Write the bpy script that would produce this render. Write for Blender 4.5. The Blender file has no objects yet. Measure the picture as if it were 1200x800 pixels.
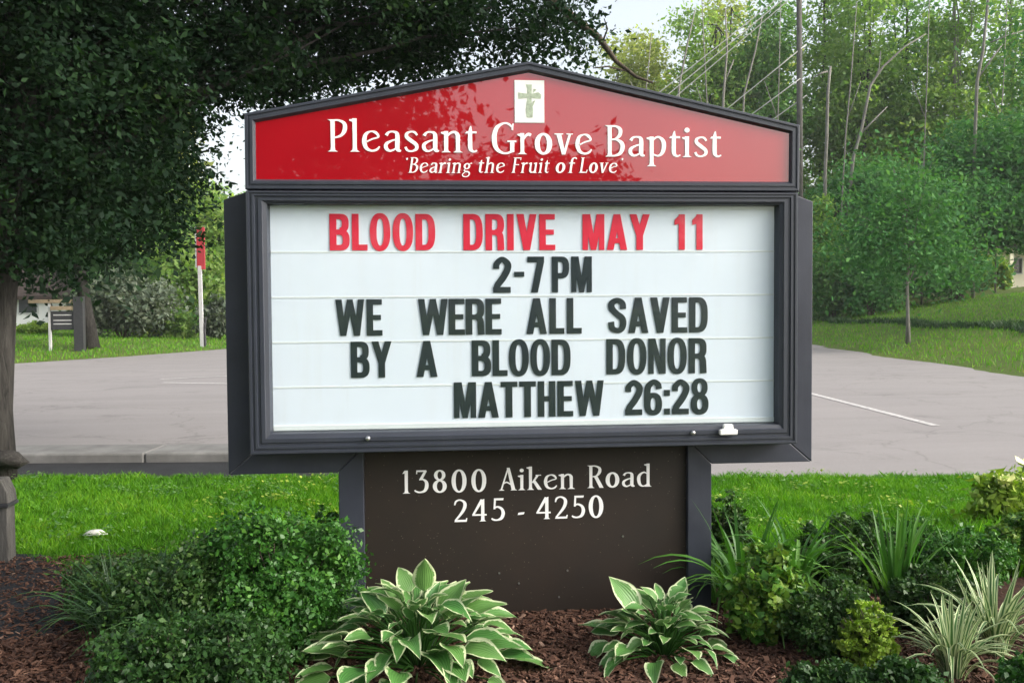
import bpy, math, random
import numpy as np
from math import pi, sin, cos, radians
from mathutils import Matrix, Vector

S = bpy.context.scene
COL = S.collection

# ------------------------------------------------------------------ camera
CAM = np.array([-.4805, -4.4277, 1.5324])
YAW, PITCH, ROLL, FPX = .0896, -.0372, -.0072, 1100.0
def cam_axes():
    cy, sy = cos(YAW), sin(YAW)
    fwd = np.array([sy*cos(PITCH), cy*cos(PITCH), sin(PITCH)])
    right = np.array([cy, -sy, 0.0]); up = np.cross(right, fwd)
    c, s = cos(ROLL), sin(ROLL)
    return np.array([c*right+s*up, -s*right+c*up, fwd])
AX = cam_axes()
cd = bpy.data.cameras.new('camera'); cam = bpy.data.objects.new('camera', cd); COL.objects.link(cam)
cd.sensor_width = 36.0; cd.lens = 36.0*FPX/1200.0; cd.clip_start = .05; cd.clip_end = 3000
mw = Matrix.Identity(4)
for i in range(3):
    mw[i][0] = AX[0][i]; mw[i][1] = AX[1][i]; mw[i][2] = -AX[2][i]; mw[i][3] = CAM[i]
cam.matrix_world = mw
S.camera = cam

def ray(x, y): return np.array([x-600.0, 400.0-y, FPX]) @ AX
def at(x, y, Y):
    d = ray(x, y); return CAM + d*(Y-CAM[1])/d[1]

# ------------------------------------------------------------------ world, sun, exposure
SUN_AZ = radians(110)      # from +Y towards +X
SUN_EL = radians(30)
w = bpy.data.worlds.new('World'); S.world = w; w.use_nodes = True
nt = w.node_tree; nt.nodes.clear()
sky = nt.nodes.new('ShaderNodeTexSky'); sky.sky_type = 'NISHITA'; sky.sun_disc = False
sky.sun_elevation = SUN_EL; sky.sun_rotation = SUN_AZ; sky.dust_density = 5; sky.air_density = 1.2
bw = nt.nodes.new('ShaderNodeRGBToBW'); mx = nt.nodes.new('ShaderNodeMix'); mx.data_type = 'RGBA'
mx.inputs[0].default_value = .62
bg = nt.nodes.new('ShaderNodeBackground'); bg.inputs[1].default_value = .15
wo = nt.nodes.new('ShaderNodeOutputWorld')
nt.links.new(sky.outputs[0], bw.inputs[0]); nt.links.new(sky.outputs[0], mx.inputs[6])
nt.links.new(bw.outputs[0], mx.inputs[7]); nt.links.new(mx.outputs[2], bg.inputs[0]); nt.links.new(bg.outputs[0], wo.inputs[0])
sl = bpy.data.lights.new('sun', 'SUN'); sl.energy = .62; sl.angle = radians(16); sl.color = (1, .95, .88)
so = bpy.data.objects.new('sun', sl); COL.objects.link(so)
sd = Vector((sin(SUN_AZ)*cos(SUN_EL), cos(SUN_AZ)*cos(SUN_EL), sin(SUN_EL)))
so.rotation_euler = sd.to_track_quat('Z', 'Y').to_euler()
S.view_settings.view_transform = 'Standard'; S.view_settings.look = 'None'
S.view_settings.gamma = 1; S.view_settings.exposure = 1.55
S.cycles.max_bounces = 6; S.cycles.transparent_max_bounces = 16

# ------------------------------------------------------------------ materials
MAT = {}
class N:
    def __init__(s, name):
        s.m = bpy.data.materials.new(name); s.m.use_nodes = True; s.t = s.m.node_tree
        s.p = s.t.nodes['Principled BSDF']; s.out = s.t.nodes['Material Output']
    def n(s, typ, **kw):
        o = s.t.nodes.new('ShaderNode'+typ)
        for k, v in kw.items():
            if k in ('inp',):
                for a, b in v.items(): o.inputs[a].default_value = b
            else: setattr(o, k, v)
        return o
    def l(s, a, b): s.t.links.new(a, b)
    def noise(s, scale, detail=4, rough=.6, vec=None, dist=0):
        o = s.n('TexNoise'); o.inputs['Scale'].default_value = scale; o.inputs['Detail'].default_value = detail
        o.inputs['Roughness'].default_value = rough; o.inputs['Distortion'].default_value = dist
        if vec is not None: s.l(vec, o.inputs['Vector'])
        return o.outputs['Fac']
    def coord(s, scale=(1, 1, 1), which='Object'):
        c = s.n('TexCoord'); m = s.n('Mapping'); m.inputs['Scale'].default_value = scale
        s.l(c.outputs[which], m.inputs['Vector']); return m.outputs['Vector']
    def ramp(s, fac, stops):
        r = s.n('ValToRGB'); e = r.color_ramp.elements
        while len(e) < len(stops): e.new(.5)
        for el, (p, c) in zip(e, stops):
            el.position = p; el.color = (*c, 1) if len(c) == 3 else c
        s.l(fac, r.inputs['Fac']); return r.outputs['Color']
    def mix(s, fac, a, b, blend='MIX'):
        o = s.n('Mix', data_type='RGBA', blend_type=blend)
        for v, i in ((fac, 0), (a, 6), (b, 7)):
            if isinstance(v, (int, float)): o.inputs[i].default_value = v
            elif isinstance(v, tuple): o.inputs[i].default_value = (*v, 1)
            else: s.l(v, o.inputs[i])
        return o.outputs[2]
    def math(s, op, a, b=0.0):
        o = s.n('Math', operation=op)
        for v, i in ((a, 0), (b, 1)):
            if isinstance(v, (int, float)): o.inputs[i].default_value = v
            else: s.l(v, o.inputs[i])
        return o.outputs[0]
    def bump(s, h, strength=.5, dist=.01):
        b = s.n('Bump'); b.inputs['Strength'].default_value = strength; b.inputs['Distance'].default_value = dist
        s.l(h, b.inputs['Height']); s.l(b.outputs[0], s.p.inputs['Normal']); return b.outputs[0]
    def base(s, c):
        if isinstance(c, tuple): s.p.inputs['Base Color'].default_value = (*c, 1)
        else: s.l(c, s.p.inputs['Base Color'])
    def rough(s, r, spec=None):
        if isinstance(r, (int, float)): s.p.inputs['Roughness'].default_value = r
        else: s.l(r, s.p.inputs['Roughness'])
        if spec is not None: s.p.inputs['Specular IOR Level'].default_value = spec

def simple(name, c, rough=.5, var=.15, scale=8, bump=.2, bscale=60, spec=.5, metal=0, bdist=.002):
    k = N(name); v = k.coord()
    f = k.noise(scale, 5, .65, v)
    lo = tuple(x*(1-var) for x in c); hi = tuple(min(1, x*(1+var)) for x in c)
    k.base(k.ramp(f, [(.3, lo), (.7, hi)])); k.rough(rough, spec); k.p.inputs['Metallic'].default_value = metal
    if bump: k.bump(k.noise(bscale, 4, .6, v), bump, bdist)
    MAT[name] = k.m; return k

def leafmat(name, stops, trans=.35, rough=.5, spec=.3):
    k = N(name)
    a = k.n('Attribute'); a.attribute_name = 'tint'
    c = k.ramp(a.outputs['Fac'], stops); k.base(c); k.rough(rough, spec)
    t = k.n('BsdfTranslucent'); cc = k.mix(1.0, c, (1.0, 1.15, .45), 'MULTIPLY'); k.l(cc, t.inputs['Color'])
    m = k.n('MixShader'); m.inputs[0].default_value = trans
    k.l(k.p.outputs[0], m.inputs[1]); k.l(t.outputs[0], m.inputs[2]); k.l(m.outputs[0], k.out.inputs['Surface'])
    MAT[name] = k.m

simple('frame_paint', (.028, .033, .047), .38, .10, 5, .04, 260, .5)
simple('cladding_paint', (.034, .038, .054), .5, .2, 3, .25, 120, .4)
simple('screw_metal', (.5, .5, .5), .3, .1, 20, .1, 200, .5, .9)
simple('lock_white', (.78, .78, .76), .4, .08, 20, .1, 100)
simple('vinyl_white', (.88, .87, .87), .4, .04, 30, .05, 100, .4)
simple('track_clear', (.70, .75, .76), .25, .04, 10, .05, 60, .5)
simple('logo_white', (.80, .80, .78), .4, .04, 20, 0)
simple('cross_green', (.36, .42, .32), .6, .35, 55, 0)
# red header sheet: acrylic with a clear glossy surface
k = N('red_panel'); v = k.coord(); k.base(k.ramp(k.noise(1.5, 3, .5, v), [(.3, (.31, .001, .007)), (.7, (.37, .003, .010))]))
k.rough(.45, .1); k.p.inputs['IOR'].default_value = 1.5
k.p.inputs['Coat Weight'].default_value = 1; k.p.inputs['Coat Roughness'].default_value = .015; k.p.inputs['Coat IOR'].default_value = 1.9
k.bump(k.noise(3, 2, .5, v), .06, .01); MAT['red_panel'] = k.m
k = N('white_panel'); v = k.coord(); k.base(k.ramp(k.noise(2, 3, .5, v), [(.3, (.69, .765, .85)), (.7, (.72, .79, .875))]))
c = k.mix(k.ramp(k.noise(1.0, 5, .7, k.coord((16, 1, 1.2))), [(.50, (0, 0, 0)), (.75, (.14, .14, .14))]), k.ramp(k.noise(2, 3, .5, v), [(.3, (.69, .765, .85)), (.7, (.72, .79, .875))]), (.55, .53, .48)); k.base(c); k.rough(.45, .4); MAT['white_panel'] = k.m
k = N('letter_red'); v = k.coord(); k.base(k.ramp(k.noise(9, 3, .5, v), [(.3, (.66, .018, .045)), (.7, (.74, .035, .075))])); k.rough(.35, .4); MAT['letter_red'] = k.m
k = N('letter_black'); v = k.coord(); k.base(k.ramp(k.noise(9, 3, .5, v), [(.3, (.012, .022, .026)), (.7, (.026, .038, .043))])); k.rough(.35, .4); MAT['letter_black'] = k.m
# clear face sheet
k = N('clear_pane'); tr = k.n('BsdfTransparent'); gl = k.n('BsdfGlossy'); gl.inputs['Roughness'].default_value = .03
fr = k.n('LayerWeight'); fr.inputs[0].default_value = .5; ff = k.math('ADD', .045, k.math('MULTIPLY', k.math('POWER', fr.outputs['Facing'], 5.0), .9)); ms = k.n('MixShader')
k.l(ff, ms.inputs[0]); k.l(tr.outputs[0], ms.inputs[1]); k.l(gl.outputs[0], ms.inputs[2]); k.l(ms.outputs[0], k.out.inputs['Surface'])
tr.inputs[0].default_value = (.97, .985, .985, 1)
MAT['clear_pane'] = k.m
# brown skirt sheet, dusty with specks
k = N('skirt_brown'); v = k.coord(); n1 = k.noise(2.2, 5, .6, v); c = k.ramp(n1, [(.3, (.014, .010, .0075)), (.7, (.025, .0155, .0105))])
vo = k.n('TexVoronoi'); vo.inputs['Scale'].default_value = 38; k.l(v, vo.inputs['Vector'])
c = k.mix(k.ramp(vo.outputs['Distance'], [(.05, (.8, .8, .8)), (.10, (0, 0, 0))]), c, (.16, .13, .10)); 
k.base(c); k.rough(.55, .4); k.bump(k.noise(300, 3, .6, v), .15, .001); MAT['skirt_brown'] = k.m
for nm_ in ('frame_paint', 'cladding_paint'):      # chalky rain streaks and scuffs
    mt = MAT[nm_]; k = N.__new__(N); k.m = mt; k.t = mt.node_tree; k.p = k.t.nodes['Principled BSDF']; k.out = k.t.nodes['Material Output']
    old = k.p.inputs['Base Color'].links[0].from_socket
    a_ = k.ramp(k.noise(1.0, 6, .75, k.coord((22, 22, 1.4))), [(.50, (0, 0, 0)), (.78, (.10, .10, .10))]); b_ = k.ramp(k.noise(45, 4, .7, k.coord()), [(.66, (0, 0, 0)), (.74, (.22, .22, .22))])
    k.base(k.mix(b_, k.mix(a_, old, (.12, .125, .14)), (.09, .095, .10)))
    k.rough(k.math('ADD', .3, k.math('MULTIPLY', k.noise(6, 5, .6, k.coord()), .3)))
# asphalt
k = N('asphalt'); v = k.coord(); n1 = k.noise(.35, 4, .6, v); n2 = k.noise(140, 3, .7, v); st = k.noise(1.0, 5, .6, k.coord((.12, 1.6, 1)))
c = k.ramp(n1, [(.3, (.215, .188, .182)), (.7, (.295, .258, .246))])
c = k.mix(.55, c, k.ramp(st, [(.3, (.15, .143, .142)), (.7, (.275, .257, .25))]))
c = k.mix(.5, c, k.ramp(n2, [(.3, (.14, .133, .13)), (.75, (.36, .34, .33))]))
vo = k.n('TexVoronoi', feature='DISTANCE_TO_EDGE'); vo.inputs['Scale'].default_value = .22
ds = k.n('VectorMath', operation='ADD'); nn = k.n('TexNoise'); nn.inputs['Scale'].default_value = 1.5; nn.inputs['Detail'].default_value = 5; k.l(v, nn.inputs['Vector']); k.l(v, ds.inputs[0]); k.l(nn.outputs['Color'], ds.inputs[1]); k.l(ds.outputs[0], vo.inputs['Vector'])
c = k.mix(k.ramp(vo.outputs['Distance'], [(.0, (.35, .35, .35)), (.006, (0, 0, 0))]), c, (.09, .085, .082))
c = k.mix(k.ramp(k.noise(.9, 6, .75, v, .6), [(.56, (0, 0, 0)), (.72, (.5, .5, .5))]), c, (.10, .095, .092))
c = k.mix(k.ramp(k.noise(4.5, 3, .5, v), [(.70, (0, 0, 0)), (.76, (.45, .45, .45))]), c, (.07, .066, .064))
k.base(c); k.rough(.85, .3); k.bump(n2, .6, .004); MAT['asphalt'] = k.m
simple('asphalt_dark', (.018, .019, .021), .9, .35, 2.5, .8, 110, .3, 0, .006)
simple('concrete', (.17, .167, .16), .85, .3, 3, .6, 60, .3, 0, .004)
k = N('road_paint'); v = k.coord(); c = k.ramp(k.noise(18, 6, .7, v), [(.36, (.28, .26, .25)), (.58, (.52, .50, .48))]); k.base(c); k.rough(.7); k.bump(k.noise(140, 3, .6, v), .4, .003); MAT['road_paint'] = k.m
# lawn ground
k = N('lawn'); v = k.coord()
n1 = k.noise(.22, 4, .6, v); n2 = k.noise(5, 6, .7, k.coord((1, 1.0, 1))); n3 = k.noise(60, 4, .7, v)
c = k.ramp(n1, [(.3, (.075, .145, .018)), (.7, (.15, .20, .03))]); c = k.mix(.45, c, k.ramp(n2, [(.3, (.040, .085, .014)), (.7, (.155, .20, .04))]))
c = k.mix(.4, c, k.ramp(n3, [(.3, (.02, .05, .008)), (.7, (.14, .19, .035))]))
k.base(c); k.rough(.8, .2); k.bump(k.noise(30, 6, .8, v), 1, .06); MAT['lawn'] = k.m
simple('mulch_soil', (.045, .022, .014), .95, .4, 14, 1, 60, .2, 0, .02)
simple('dark_soil', (.020, .021, .023), .95, .35, 8, 1, 50, .25, 0, .02)
k = N('mulch_chip'); a = k.n('Attribute'); a.attribute_name = 'tint'
k.base(k.ramp(a.outputs['Fac'], [(0, (.030, .014, .009)), (.5, (.085, .040, .025)), (.85, (.16, .085, .055)), (1, (.34, .23, .17))])); k.rough(.85, .3); k.bump(k.noise(150, 3, .6, k.coord((1, 1, 1))), .4, .002); MAT['mulch_chip'] = k.m
# grass blades
leafmat('grass_blade', [(0, (.035, .115, .010)), (.5, (.095, .29, .010)), (.85, (.20, .40, .018)), (1, (.36, .36, .09))], .38)
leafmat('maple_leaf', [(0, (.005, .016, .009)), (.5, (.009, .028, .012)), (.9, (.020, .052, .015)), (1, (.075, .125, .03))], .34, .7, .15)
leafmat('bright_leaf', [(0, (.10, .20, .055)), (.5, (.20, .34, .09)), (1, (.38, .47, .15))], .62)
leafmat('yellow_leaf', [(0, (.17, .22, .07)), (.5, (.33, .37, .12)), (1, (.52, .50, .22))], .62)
leafmat('mid_leaf', [(0, (.055, .15, .05)), (.5, (.105, .24, .075)), (1, (.20, .35, .11))], .55)
leafmat('blue_leaf', [(0, (.035, .12, .045)), (.5, (.068, .20, .065)), (1, (.14, .30, .09))], .4, .7, .12)
leafmat('grey_leaf', [(0, (.05, .075, .05)), (.5, (.10, .135, .09)), (1, (.22, .25, .18))], .35)
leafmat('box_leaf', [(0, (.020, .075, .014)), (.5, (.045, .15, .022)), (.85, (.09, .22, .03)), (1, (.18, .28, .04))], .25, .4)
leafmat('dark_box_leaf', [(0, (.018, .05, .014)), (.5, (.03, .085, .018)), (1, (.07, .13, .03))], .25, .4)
leafmat('lime_leaf', [(0, (.09, .19, .015)), (.5, (.18, .30, .03)), (1, (.33, .42, .06))], .35)
leafmat('strap_green', [(0, (.035, .11, .018)), (.5, (.065, .19, .03)), (1, (.14, .29, .05))], .3, .38)
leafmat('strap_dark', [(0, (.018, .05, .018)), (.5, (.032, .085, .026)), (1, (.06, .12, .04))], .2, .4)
simple('petal_yellow', (.66, .68, .24), .5, .2, 20, 0)
simple('white_stone', (.62, .6, .54), .7, .15, 20, .4, 40)
# barks
def bark(name, a, b, sc=(14, 14, 2.2)):
    k = N(name); v = k.coord(sc); n1 = k.noise(1.2, 7, .7, v, 1.2); n2 = k.noise(2.0, 3, .5, k.coord())
    c = k.ramp(n1, [(.35, a), (.62, b)]); c = k.mix(.3, c, k.ramp(n2, [(.35, a), (.7, b)])); k.base(c); k.rough(.92, .2); k.bump(n1, 1, .03); MAT[name] = k.m
bark('bark_grey', (.010, .0095, .009), (.060, .056, .051)); bark('bark_brown', (.035, .027, .022), (.11, .09, .07)); bark('bark_pale', (.12, .112, .098), (.27, .26, .23))
bark('wood_weathered', (.05, .048, .044), (.16, .152, .14), (20, 20, 1.5))
simple('house_white', (.75, .75, .73), .6, .04, 3, .1, 30); simple('house_cream', (.66, .62, .48), .6, .05, 3, .1, 30)
simple('roof_brown', (.055, .042, .036), .9, .3, 6, .6, 20, .2, 0, .02); simple('trim_dark', (.03, .03, .034), .5, .2, 10, .1, 60)
simple('sign_red', (.36, .03, .04), .5, .15, 4, .05, 60); simple('post_white', (.46, .46, .46), .6, .12, 6, .1, 60); simple('beam_tan', (.26, .20, .13), .7, .2, 6, .2, 50)
simple('wire_metal', (.52, .51, .47), .5, .1, 10, 0, 60)
k = N('window_glass'); k.base((.03, .035, .04)); k.rough(.06, .8); MAT['window_glass'] = k.m

# hosta leaf : green middle with uneven cream margin (uv: u across -1..1 mapped 0..1, v along)
k = N('hosta_leaf')
uv = k.n('UVMap'); sp = k.n('SeparateXYZ'); k.l(uv.outputs[0], sp.inputs[0]); oi = k.n('ObjectInfo')
edge = k.math('ABSOLUTE', k.math('SUBTRACT', k.math('MULTIPLY', sp.outputs[0], 2.0), 1.0))
cmb = k.n('CombineXYZ'); k.l(k.math('MULTIPLY', sp.outputs[0], 3.0), cmb.inputs[0]); k.l(k.math('MULTIPLY', sp.outputs[1], 9.0), cmb.inputs[1]); k.l(k.math('MULTIPLY', oi.outputs['Random'], 50.0), cmb.inputs[2])
nz = k.noise(1.0, 4, .65, cmb.outputs[0])
tipf = k.math('MULTIPLY', k.math('POWER', sp.outputs[1], 6.0), .35)
ef = k.math('ADD', k.math('ADD', edge, tipf), k.math('MULTIPLY', k.math('SUBTRACT', nz, .5), .75))
mg = k.ramp(ef, [(.75, (0, 0, 0)), (.82, (1, 1, 1))])
veins = k.n('TexWave'); veins.wave_type = 'BANDS'; veins.bands_direction = 'X'; veins.inputs['Scale'].default_value = 3.2; k.l(uv.outputs[0], veins.inputs['Vector'])
g = k.mix(k.math('MULTIPLY', veins.outputs['Fac'], .5), (.055, .19, .04), (.12, .31, .07))
g = k.mix(k.math('MULTIPLY', oi.outputs['Random'], .6), g, (.15, .27, .07))
c = k.mix(mg, g, (.54, .61, .36)); k.base(c); k.rough(.38, .45); k.bump(veins.outputs['Fac'], .35, .004)
t = k.n('BsdfTranslucent'); k.l(c, t.inputs[0]); m = k.n('MixShader'); m.inputs[0].default_value = .22
k.l(k.p.outputs[0], m.inputs[1]); k.l(t.outputs[0], m.inputs[2]); k.l(m.outputs[0], k.out.inputs['Surface']); MAT['hosta_leaf'] = k.m
# striped strap leaf
k = N('striped_leaf'); uv = k.n('UVMap'); sp = k.n('SeparateXYZ'); k.l(uv.outputs[0], sp.inputs[0])
edge = k.math('ABSOLUTE', k.math('SUBTRACT', k.math('MULTIPLY', sp.outputs[0], 2.0), 1.0))
c = k.mix(k.ramp(edge, [(.42, (0, 0, 0)), (.52, (1, 1, 1))]), (.06, .15, .035), (.46, .53, .28)); k.base(c); k.rough(.4, .4)
t = k.n('BsdfTranslucent'); k.l(c, t.inputs[0]); m = k.n('MixShader'); m.inputs[0].default_value = .2
k.l(k.p.outputs[0], m.inputs[1]); k.l(t.outputs[0], m.inputs[2]); k.l(m.outputs[0], k.out.inputs['Surface']); MAT['striped_leaf'] = k.m

# ------------------------------------------------------------------ object helpers
def tag(o, label=None, cat=None, group=None, kind=None):
    if label: o['label'] = label
    if cat: o['category'] = cat
    if group: o['group'] = group
    if kind: o['kind'] = kind
    return o
def empty(name, loc=(0, 0, 0), rz=0):
    o = bpy.data.objects.new(name, None); o.location = loc; o.rotation_euler = (0, 0, rz); o.empty_display_size = .2
    COL.objects.link(o); return o
def link(name, me, parent=None, loc=None, rot=None):
    o = bpy.data.objects.new(name, me); COL.objects.link(o)
    if parent is not None: o.parent = parent
    if loc is not None: o.location = loc
    if rot is not None: o.rotation_euler = rot
    return o
class MB:
    """collects faces for ONE mesh"""
    def __init__(s): s.v = []; s.f = []; s.uv = None
    def poly(s, pts):
        b = len(s.v); s.v += [tuple(p) for p in pts]; s.f.append(tuple(range(b, b+len(pts))))
    def box(s, x0, y0, z0, x1, y1, z1, M=None):
        b = len(s.v)
        c = [(x0, y0, z0), (x1, y0, z0), (x1, y1, z0), (x0, y1, z0), (x0, y0, z1), (x1, y0, z1), (x1, y1, z1), (x0, y1, z1)]
        if M is not None: c = [tuple(M @ Vector(p)) for p in c]
        s.v += c
        for q in ((0, 3, 2, 1), (4, 5, 6, 7), (0, 1, 5, 4), (1, 2, 6, 5), (2, 3, 7, 6), (3, 0, 4, 7)): s.f.append(tuple(b+i for i in q))
    def prism(s, poly, y0, y1):
        """poly in (x,z), counter-clockwise seen from -y; extruded y0(front)..y1(back)"""
        n = len(poly); b = len(s.v)
        s.v += [(x, y0, z) for x, z in poly] + [(x, y1, z) for x, z in poly]
        s.f.append(tuple(range(b, b+n))); s.f.append(tuple(range(b+2*n-1, b+n-1, -1)))
        for i in range(n):
            j = (i+1) % n; s.f.append((b+j, b+i, b+n+i, b+n+j))
    def tube(s, pts, rad, n=8, cap=True, wob=0, seed=0):
        rnd = random.Random(seed); b0 = len(s.v); pts = [Vector(p) for p in pts]
        up = Vector((0, 0, 1)); prev = None
        for i, p in enumerate(pts):
            d = (pts[min(i+1, len(pts)-1)]-pts[max(i-1, 0)]).normalized()
            if prev is None:
                a = d.cross(up if abs(d.z) < .9 else Vector((1, 0, 0))).normalized()
            else: a = (prev - d*prev.dot(d)).normalized()
            prev = a; c = d.cross(a); r = rad[i] if isinstance(rad, (list, tuple)) else rad
            for k_ in range(n):
                t = 2*pi*k_/n; rr = r*(1+rnd.uniform(-wob, wob))
                s.v.append(tuple(p+a*cos(t)*rr+c*sin(t)*rr))
        for i in range(len(pts)-1):
            for k_ in range(n):
                j = (k_+1) % n; o = b0+i*n; s.f.append((o+k_, o+j, o+n+j, o+n+k_))
        if cap:
            s.f.append(tuple(range(b0+n-1, b0-1, -1))); e = b0+(len(pts)-1)*n; s.f.append(tuple(range(e, e+n)))
    def mesh(s, name, mat, smooth=False):
        me = bpy.data.meshes.new(name); me.from_pydata(s.v, [], s.f); me.materials.append(MAT[mat])
        if smooth: me.polygons.foreach_set('use_smooth', [True]*len(me.polygons))
        me.update(); return me
    def build(s, name, mat, parent=None, loc=None, rot=None, smooth=False, bevel=0):
        o = link(name, s.mesh(name, mat, smooth), parent, loc, rot)
        if bevel:
            m = o.modifiers.new('bevel', 'BEVEL'); m.width = bevel; m.segments = 2; m.limit_method = 'ANGLE'; m.angle_limit = radians(40)
        return o

def np_mesh(name, verts, nper, mat, tint=None):
    """verts (n, nper, 3): one polygon per row"""
    n = verts.shape[0]; me = bpy.data.meshes.new(name)
    me.vertices.add(n*nper); me.vertices.foreach_set('co', verts.astype(np.float32).ravel())
    me.loops.add(n*nper); me.loops.foreach_set('vertex_index', np.arange(n*nper, dtype=np.int32))
    me.polygons.add(n); me.polygons.foreach_set('loop_start', np.arange(0, n*nper, nper, dtype=np.int32))
    me.update(calc_edges=True)
    if tint is not None:
        a = me.attributes.new('tint', 'FLOAT', 'FACE'); a.data.foreach_set('value', tint.astype(np.float32))
    me.materials.append(MAT[mat]); return me

def unit(a): return a/np.maximum(np.linalg.norm(a, axis=-1, keepdims=True), 1e-9)
def leaf_cloud(name, lobes, n, size, mat, seed=0, clumps=None, sig=.35, inner=.45, flat=.5, aspect=.55, floor=None, tbias=0, parent=None):
    """lobes: (x,y,z,rx,ry,rz). Many small leaves gathered in clumps through the volume."""
    R = np.random.default_rng(seed); L = np.array(lobes, float)
    wt = (L[:, 3]*L[:, 4]*L[:, 5])**.75; wt /= wt.sum()
    nc = clumps or max(20, n//45)
    li = R.choice(len(L), nc, p=wt); d = unit(R.normal(size=(nc, 3)))
    rr = (inner**3+(1-inner**3)*R.random(nc))**(1/3)
    rr *= 1+.12*R.normal(size=nc)
    cc = L[li, :3]+d*rr[:, None]*L[li, 3:6]
    csz = .5+R.random(nc); ct = R.random(nc)
    ci = R.choice(nc, n, p=csz/csz.sum()); s_ = sig*np.mean(L[:, 3:6])
    off = R.normal(size=(n, 3))*s_*csz[ci, None]*np.array([1, 1, .6])
    p = cc[ci]+off
    if floor is not None: p[:, 2] = np.maximum(p[:, 2], floor+.02*R.random(n))
    nrm = unit(R.normal(size=(n, 3))+np.array([0, 0, flat*2])+.6*d[ci])
    t = unit(np.cross(nrm, R.normal(size=(n, 3)))); b = np.cross(nrm, t)
    ln = size*(.5+1.1*R.random(n)**1.5)[:, None]
    v = np.stack([p-t*ln*.5, p+b*ln*aspect*.5-t*ln*.06-nrm*ln*.1, p+t*ln*.5, p-b*ln*aspect*.5-t*ln*.06-nrm*ln*.1], 1)
    tint = np.clip(.45*ct[ci]+.4*R.random(n)+.12+tbias, 0, 1)*.999
    return link(name, np_mesh(name, v, 4, mat, tint), parent)

# ------------------------------------------------------------------ terrain
ROAD = np.array([(-90, 15.2), (-30, 7.7), (-2.04, 4.2), (2.11, 3.68), (4, 3.44), (30, .2), (90, -7.3),
                 (90, 2), (40, 5.4), (22, 7.6), (14.5, 9.6), (12.2, 12), (12.08, 14.35), (12.75, 21), (14.13, 29.9), (15.2, 45), (17, 90), (18, 160),
                 (-2, 160), (-4.5, 90), (-6.4, 45), (-8.1, 31.9), (-10.2, 27), (-12.2, 23.6), (-16, 21.8), (-30, 19.5), (-90, 26)])
def road_sd(x, y):
    x = np.asarray(x, float); y = np.asarray(y, float)
    d = np.full(x.shape, 1e9); inside = np.zeros(x.shape, bool); n = len(ROAD)
    for i in range(n):
        ax, ay = ROAD[i]; bx, by = ROAD[(i+1) % n]; ex, ey = bx-ax, by-ay
        t = np.clip(((x-ax)*ex+(y-ay)*ey)/(ex*ex+ey*ey), 0, 1)
        d = np.minimum(d, np.hypot(x-ax-t*ex, y-ay-t*ey))
        c = (ay > y) != (by > y)
        with np.errstate(all='ignore'): xi = ax+(y-ay)*ex/(ey if ey != 0 else 1e-9)
        inside ^= c & (x < xi)
    return np.where(inside, -d, d)
def gz(x, y):
    x = np.asarray(x, float); y = np.asarray(y, float); d = road_sd(x, y)
    dd = np.maximum(d, 0); far = y > (3.95-.125*x+2)
    right = np.interp(dd, [0, 4, 4.6, 14, 40, 120, 600], [0, .62, .66, 1.85, 3.6, 6, 8])
    left = np.interp(dd, [0, 12, 25, 80, 600], [0, .40, .75, 1.5, 5])
    k_ = np.clip((x-2)/8, 0, 1)
    h = np.where(far, left*(1-k_)+right*k_, 0.0)
    h = h+np.where(far, .02, 0)*np.clip(dd*3, 0, 1)
    return h
def gpt(px, py):
    d = ray(px, py); t = np.linspace(.3, 200/FPX, 8000) if False else np.concatenate([np.linspace(2, 30, 3000), np.linspace(30, 160, 5000)])/FPX
    P = CAM+d*t[:, None]; h = gz(P[:, 0], P[:, 1]); i = int(np.argmax(P[:, 2] <= h))
    if P[i, 2] > h[i]: i = len(t)-1
    return Vector((P[i, 0], P[i, 1], h[i]))

def axisgrid(lo, hi, c0, c1, step, far=1.25):
    a = list(np.arange(c0, c1+1e-6, step)); s = step; x = c0
    while x > lo: s *= far; x -= s; a.insert(0, x)
    s = step; x = c1
    while x < hi: s *= far; x += s; a.append(x)
    return np.array(a)
gx = axisgrid(-900, 900, -30, 45, .8); gy = axisgrid(-400, 1200, -12, 70, .8)
X, Y = np.meshgrid(gx, gy); Z = gz(X, Y)-.012
R0 = np.random.default_rng(3)
V = np.stack([X, Y, Z], -1).reshape(-1, 3); nx, ny = len(gx), len(gy)
idx = (np.arange(ny-1)[:, None]*nx+np.arange(nx-1)[None, :]).ravel()
F = np.stack([idx, idx+1, idx+nx+1, idx+nx], 1)
me = bpy.data.meshes.new('ground'); me.from_pydata(V.tolist(), [], F.tolist()); me.materials.append(MAT['lawn'])
me.polygons.foreach_set('use_smooth', [True]*len(me.polygons)); tag(link('ground', me), kind='structure')
# road sheet (slightly above the ground sheet)
m = MB(); m.poly([(x, y, .004) for x, y in ROAD]); tag(m.build('road', 'asphalt'), kind='structure')
# dark apron strip and concrete kerb on the left
def nearedge(x): return 3.95-.125*x
m = MB(); m.poly([(-14, nearedge(-14)+.02, .010), (-1.2, nearedge(-1.2)+.02, .010), (-1.2, 5.05, .010), (-4.9, 5.28, .010), (-14, 6.4, .010)])
tag(m.build('gutter', 'asphalt_dark'), kind='structure')
kb = empty('kerb', (-2.0, 5.1, 0)); tag(kb, kind='structure')
m = MB(); m.box(0, 0, -.05, 1.583, .62, .105); km = m.mesh('kerb_stone', 'concrete')
for i in range(8):
    x = -1.58*i-.1; o = link('kerb_stone', km, kb, (x-1.2, .05+.1421*i, random.Random(i+9).uniform(-.006, .004)), (0, 0, -.0897))
    b = o.modifiers.new('bevel', 'BEVEL'); b.width = .02; b.segments = 2
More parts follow.
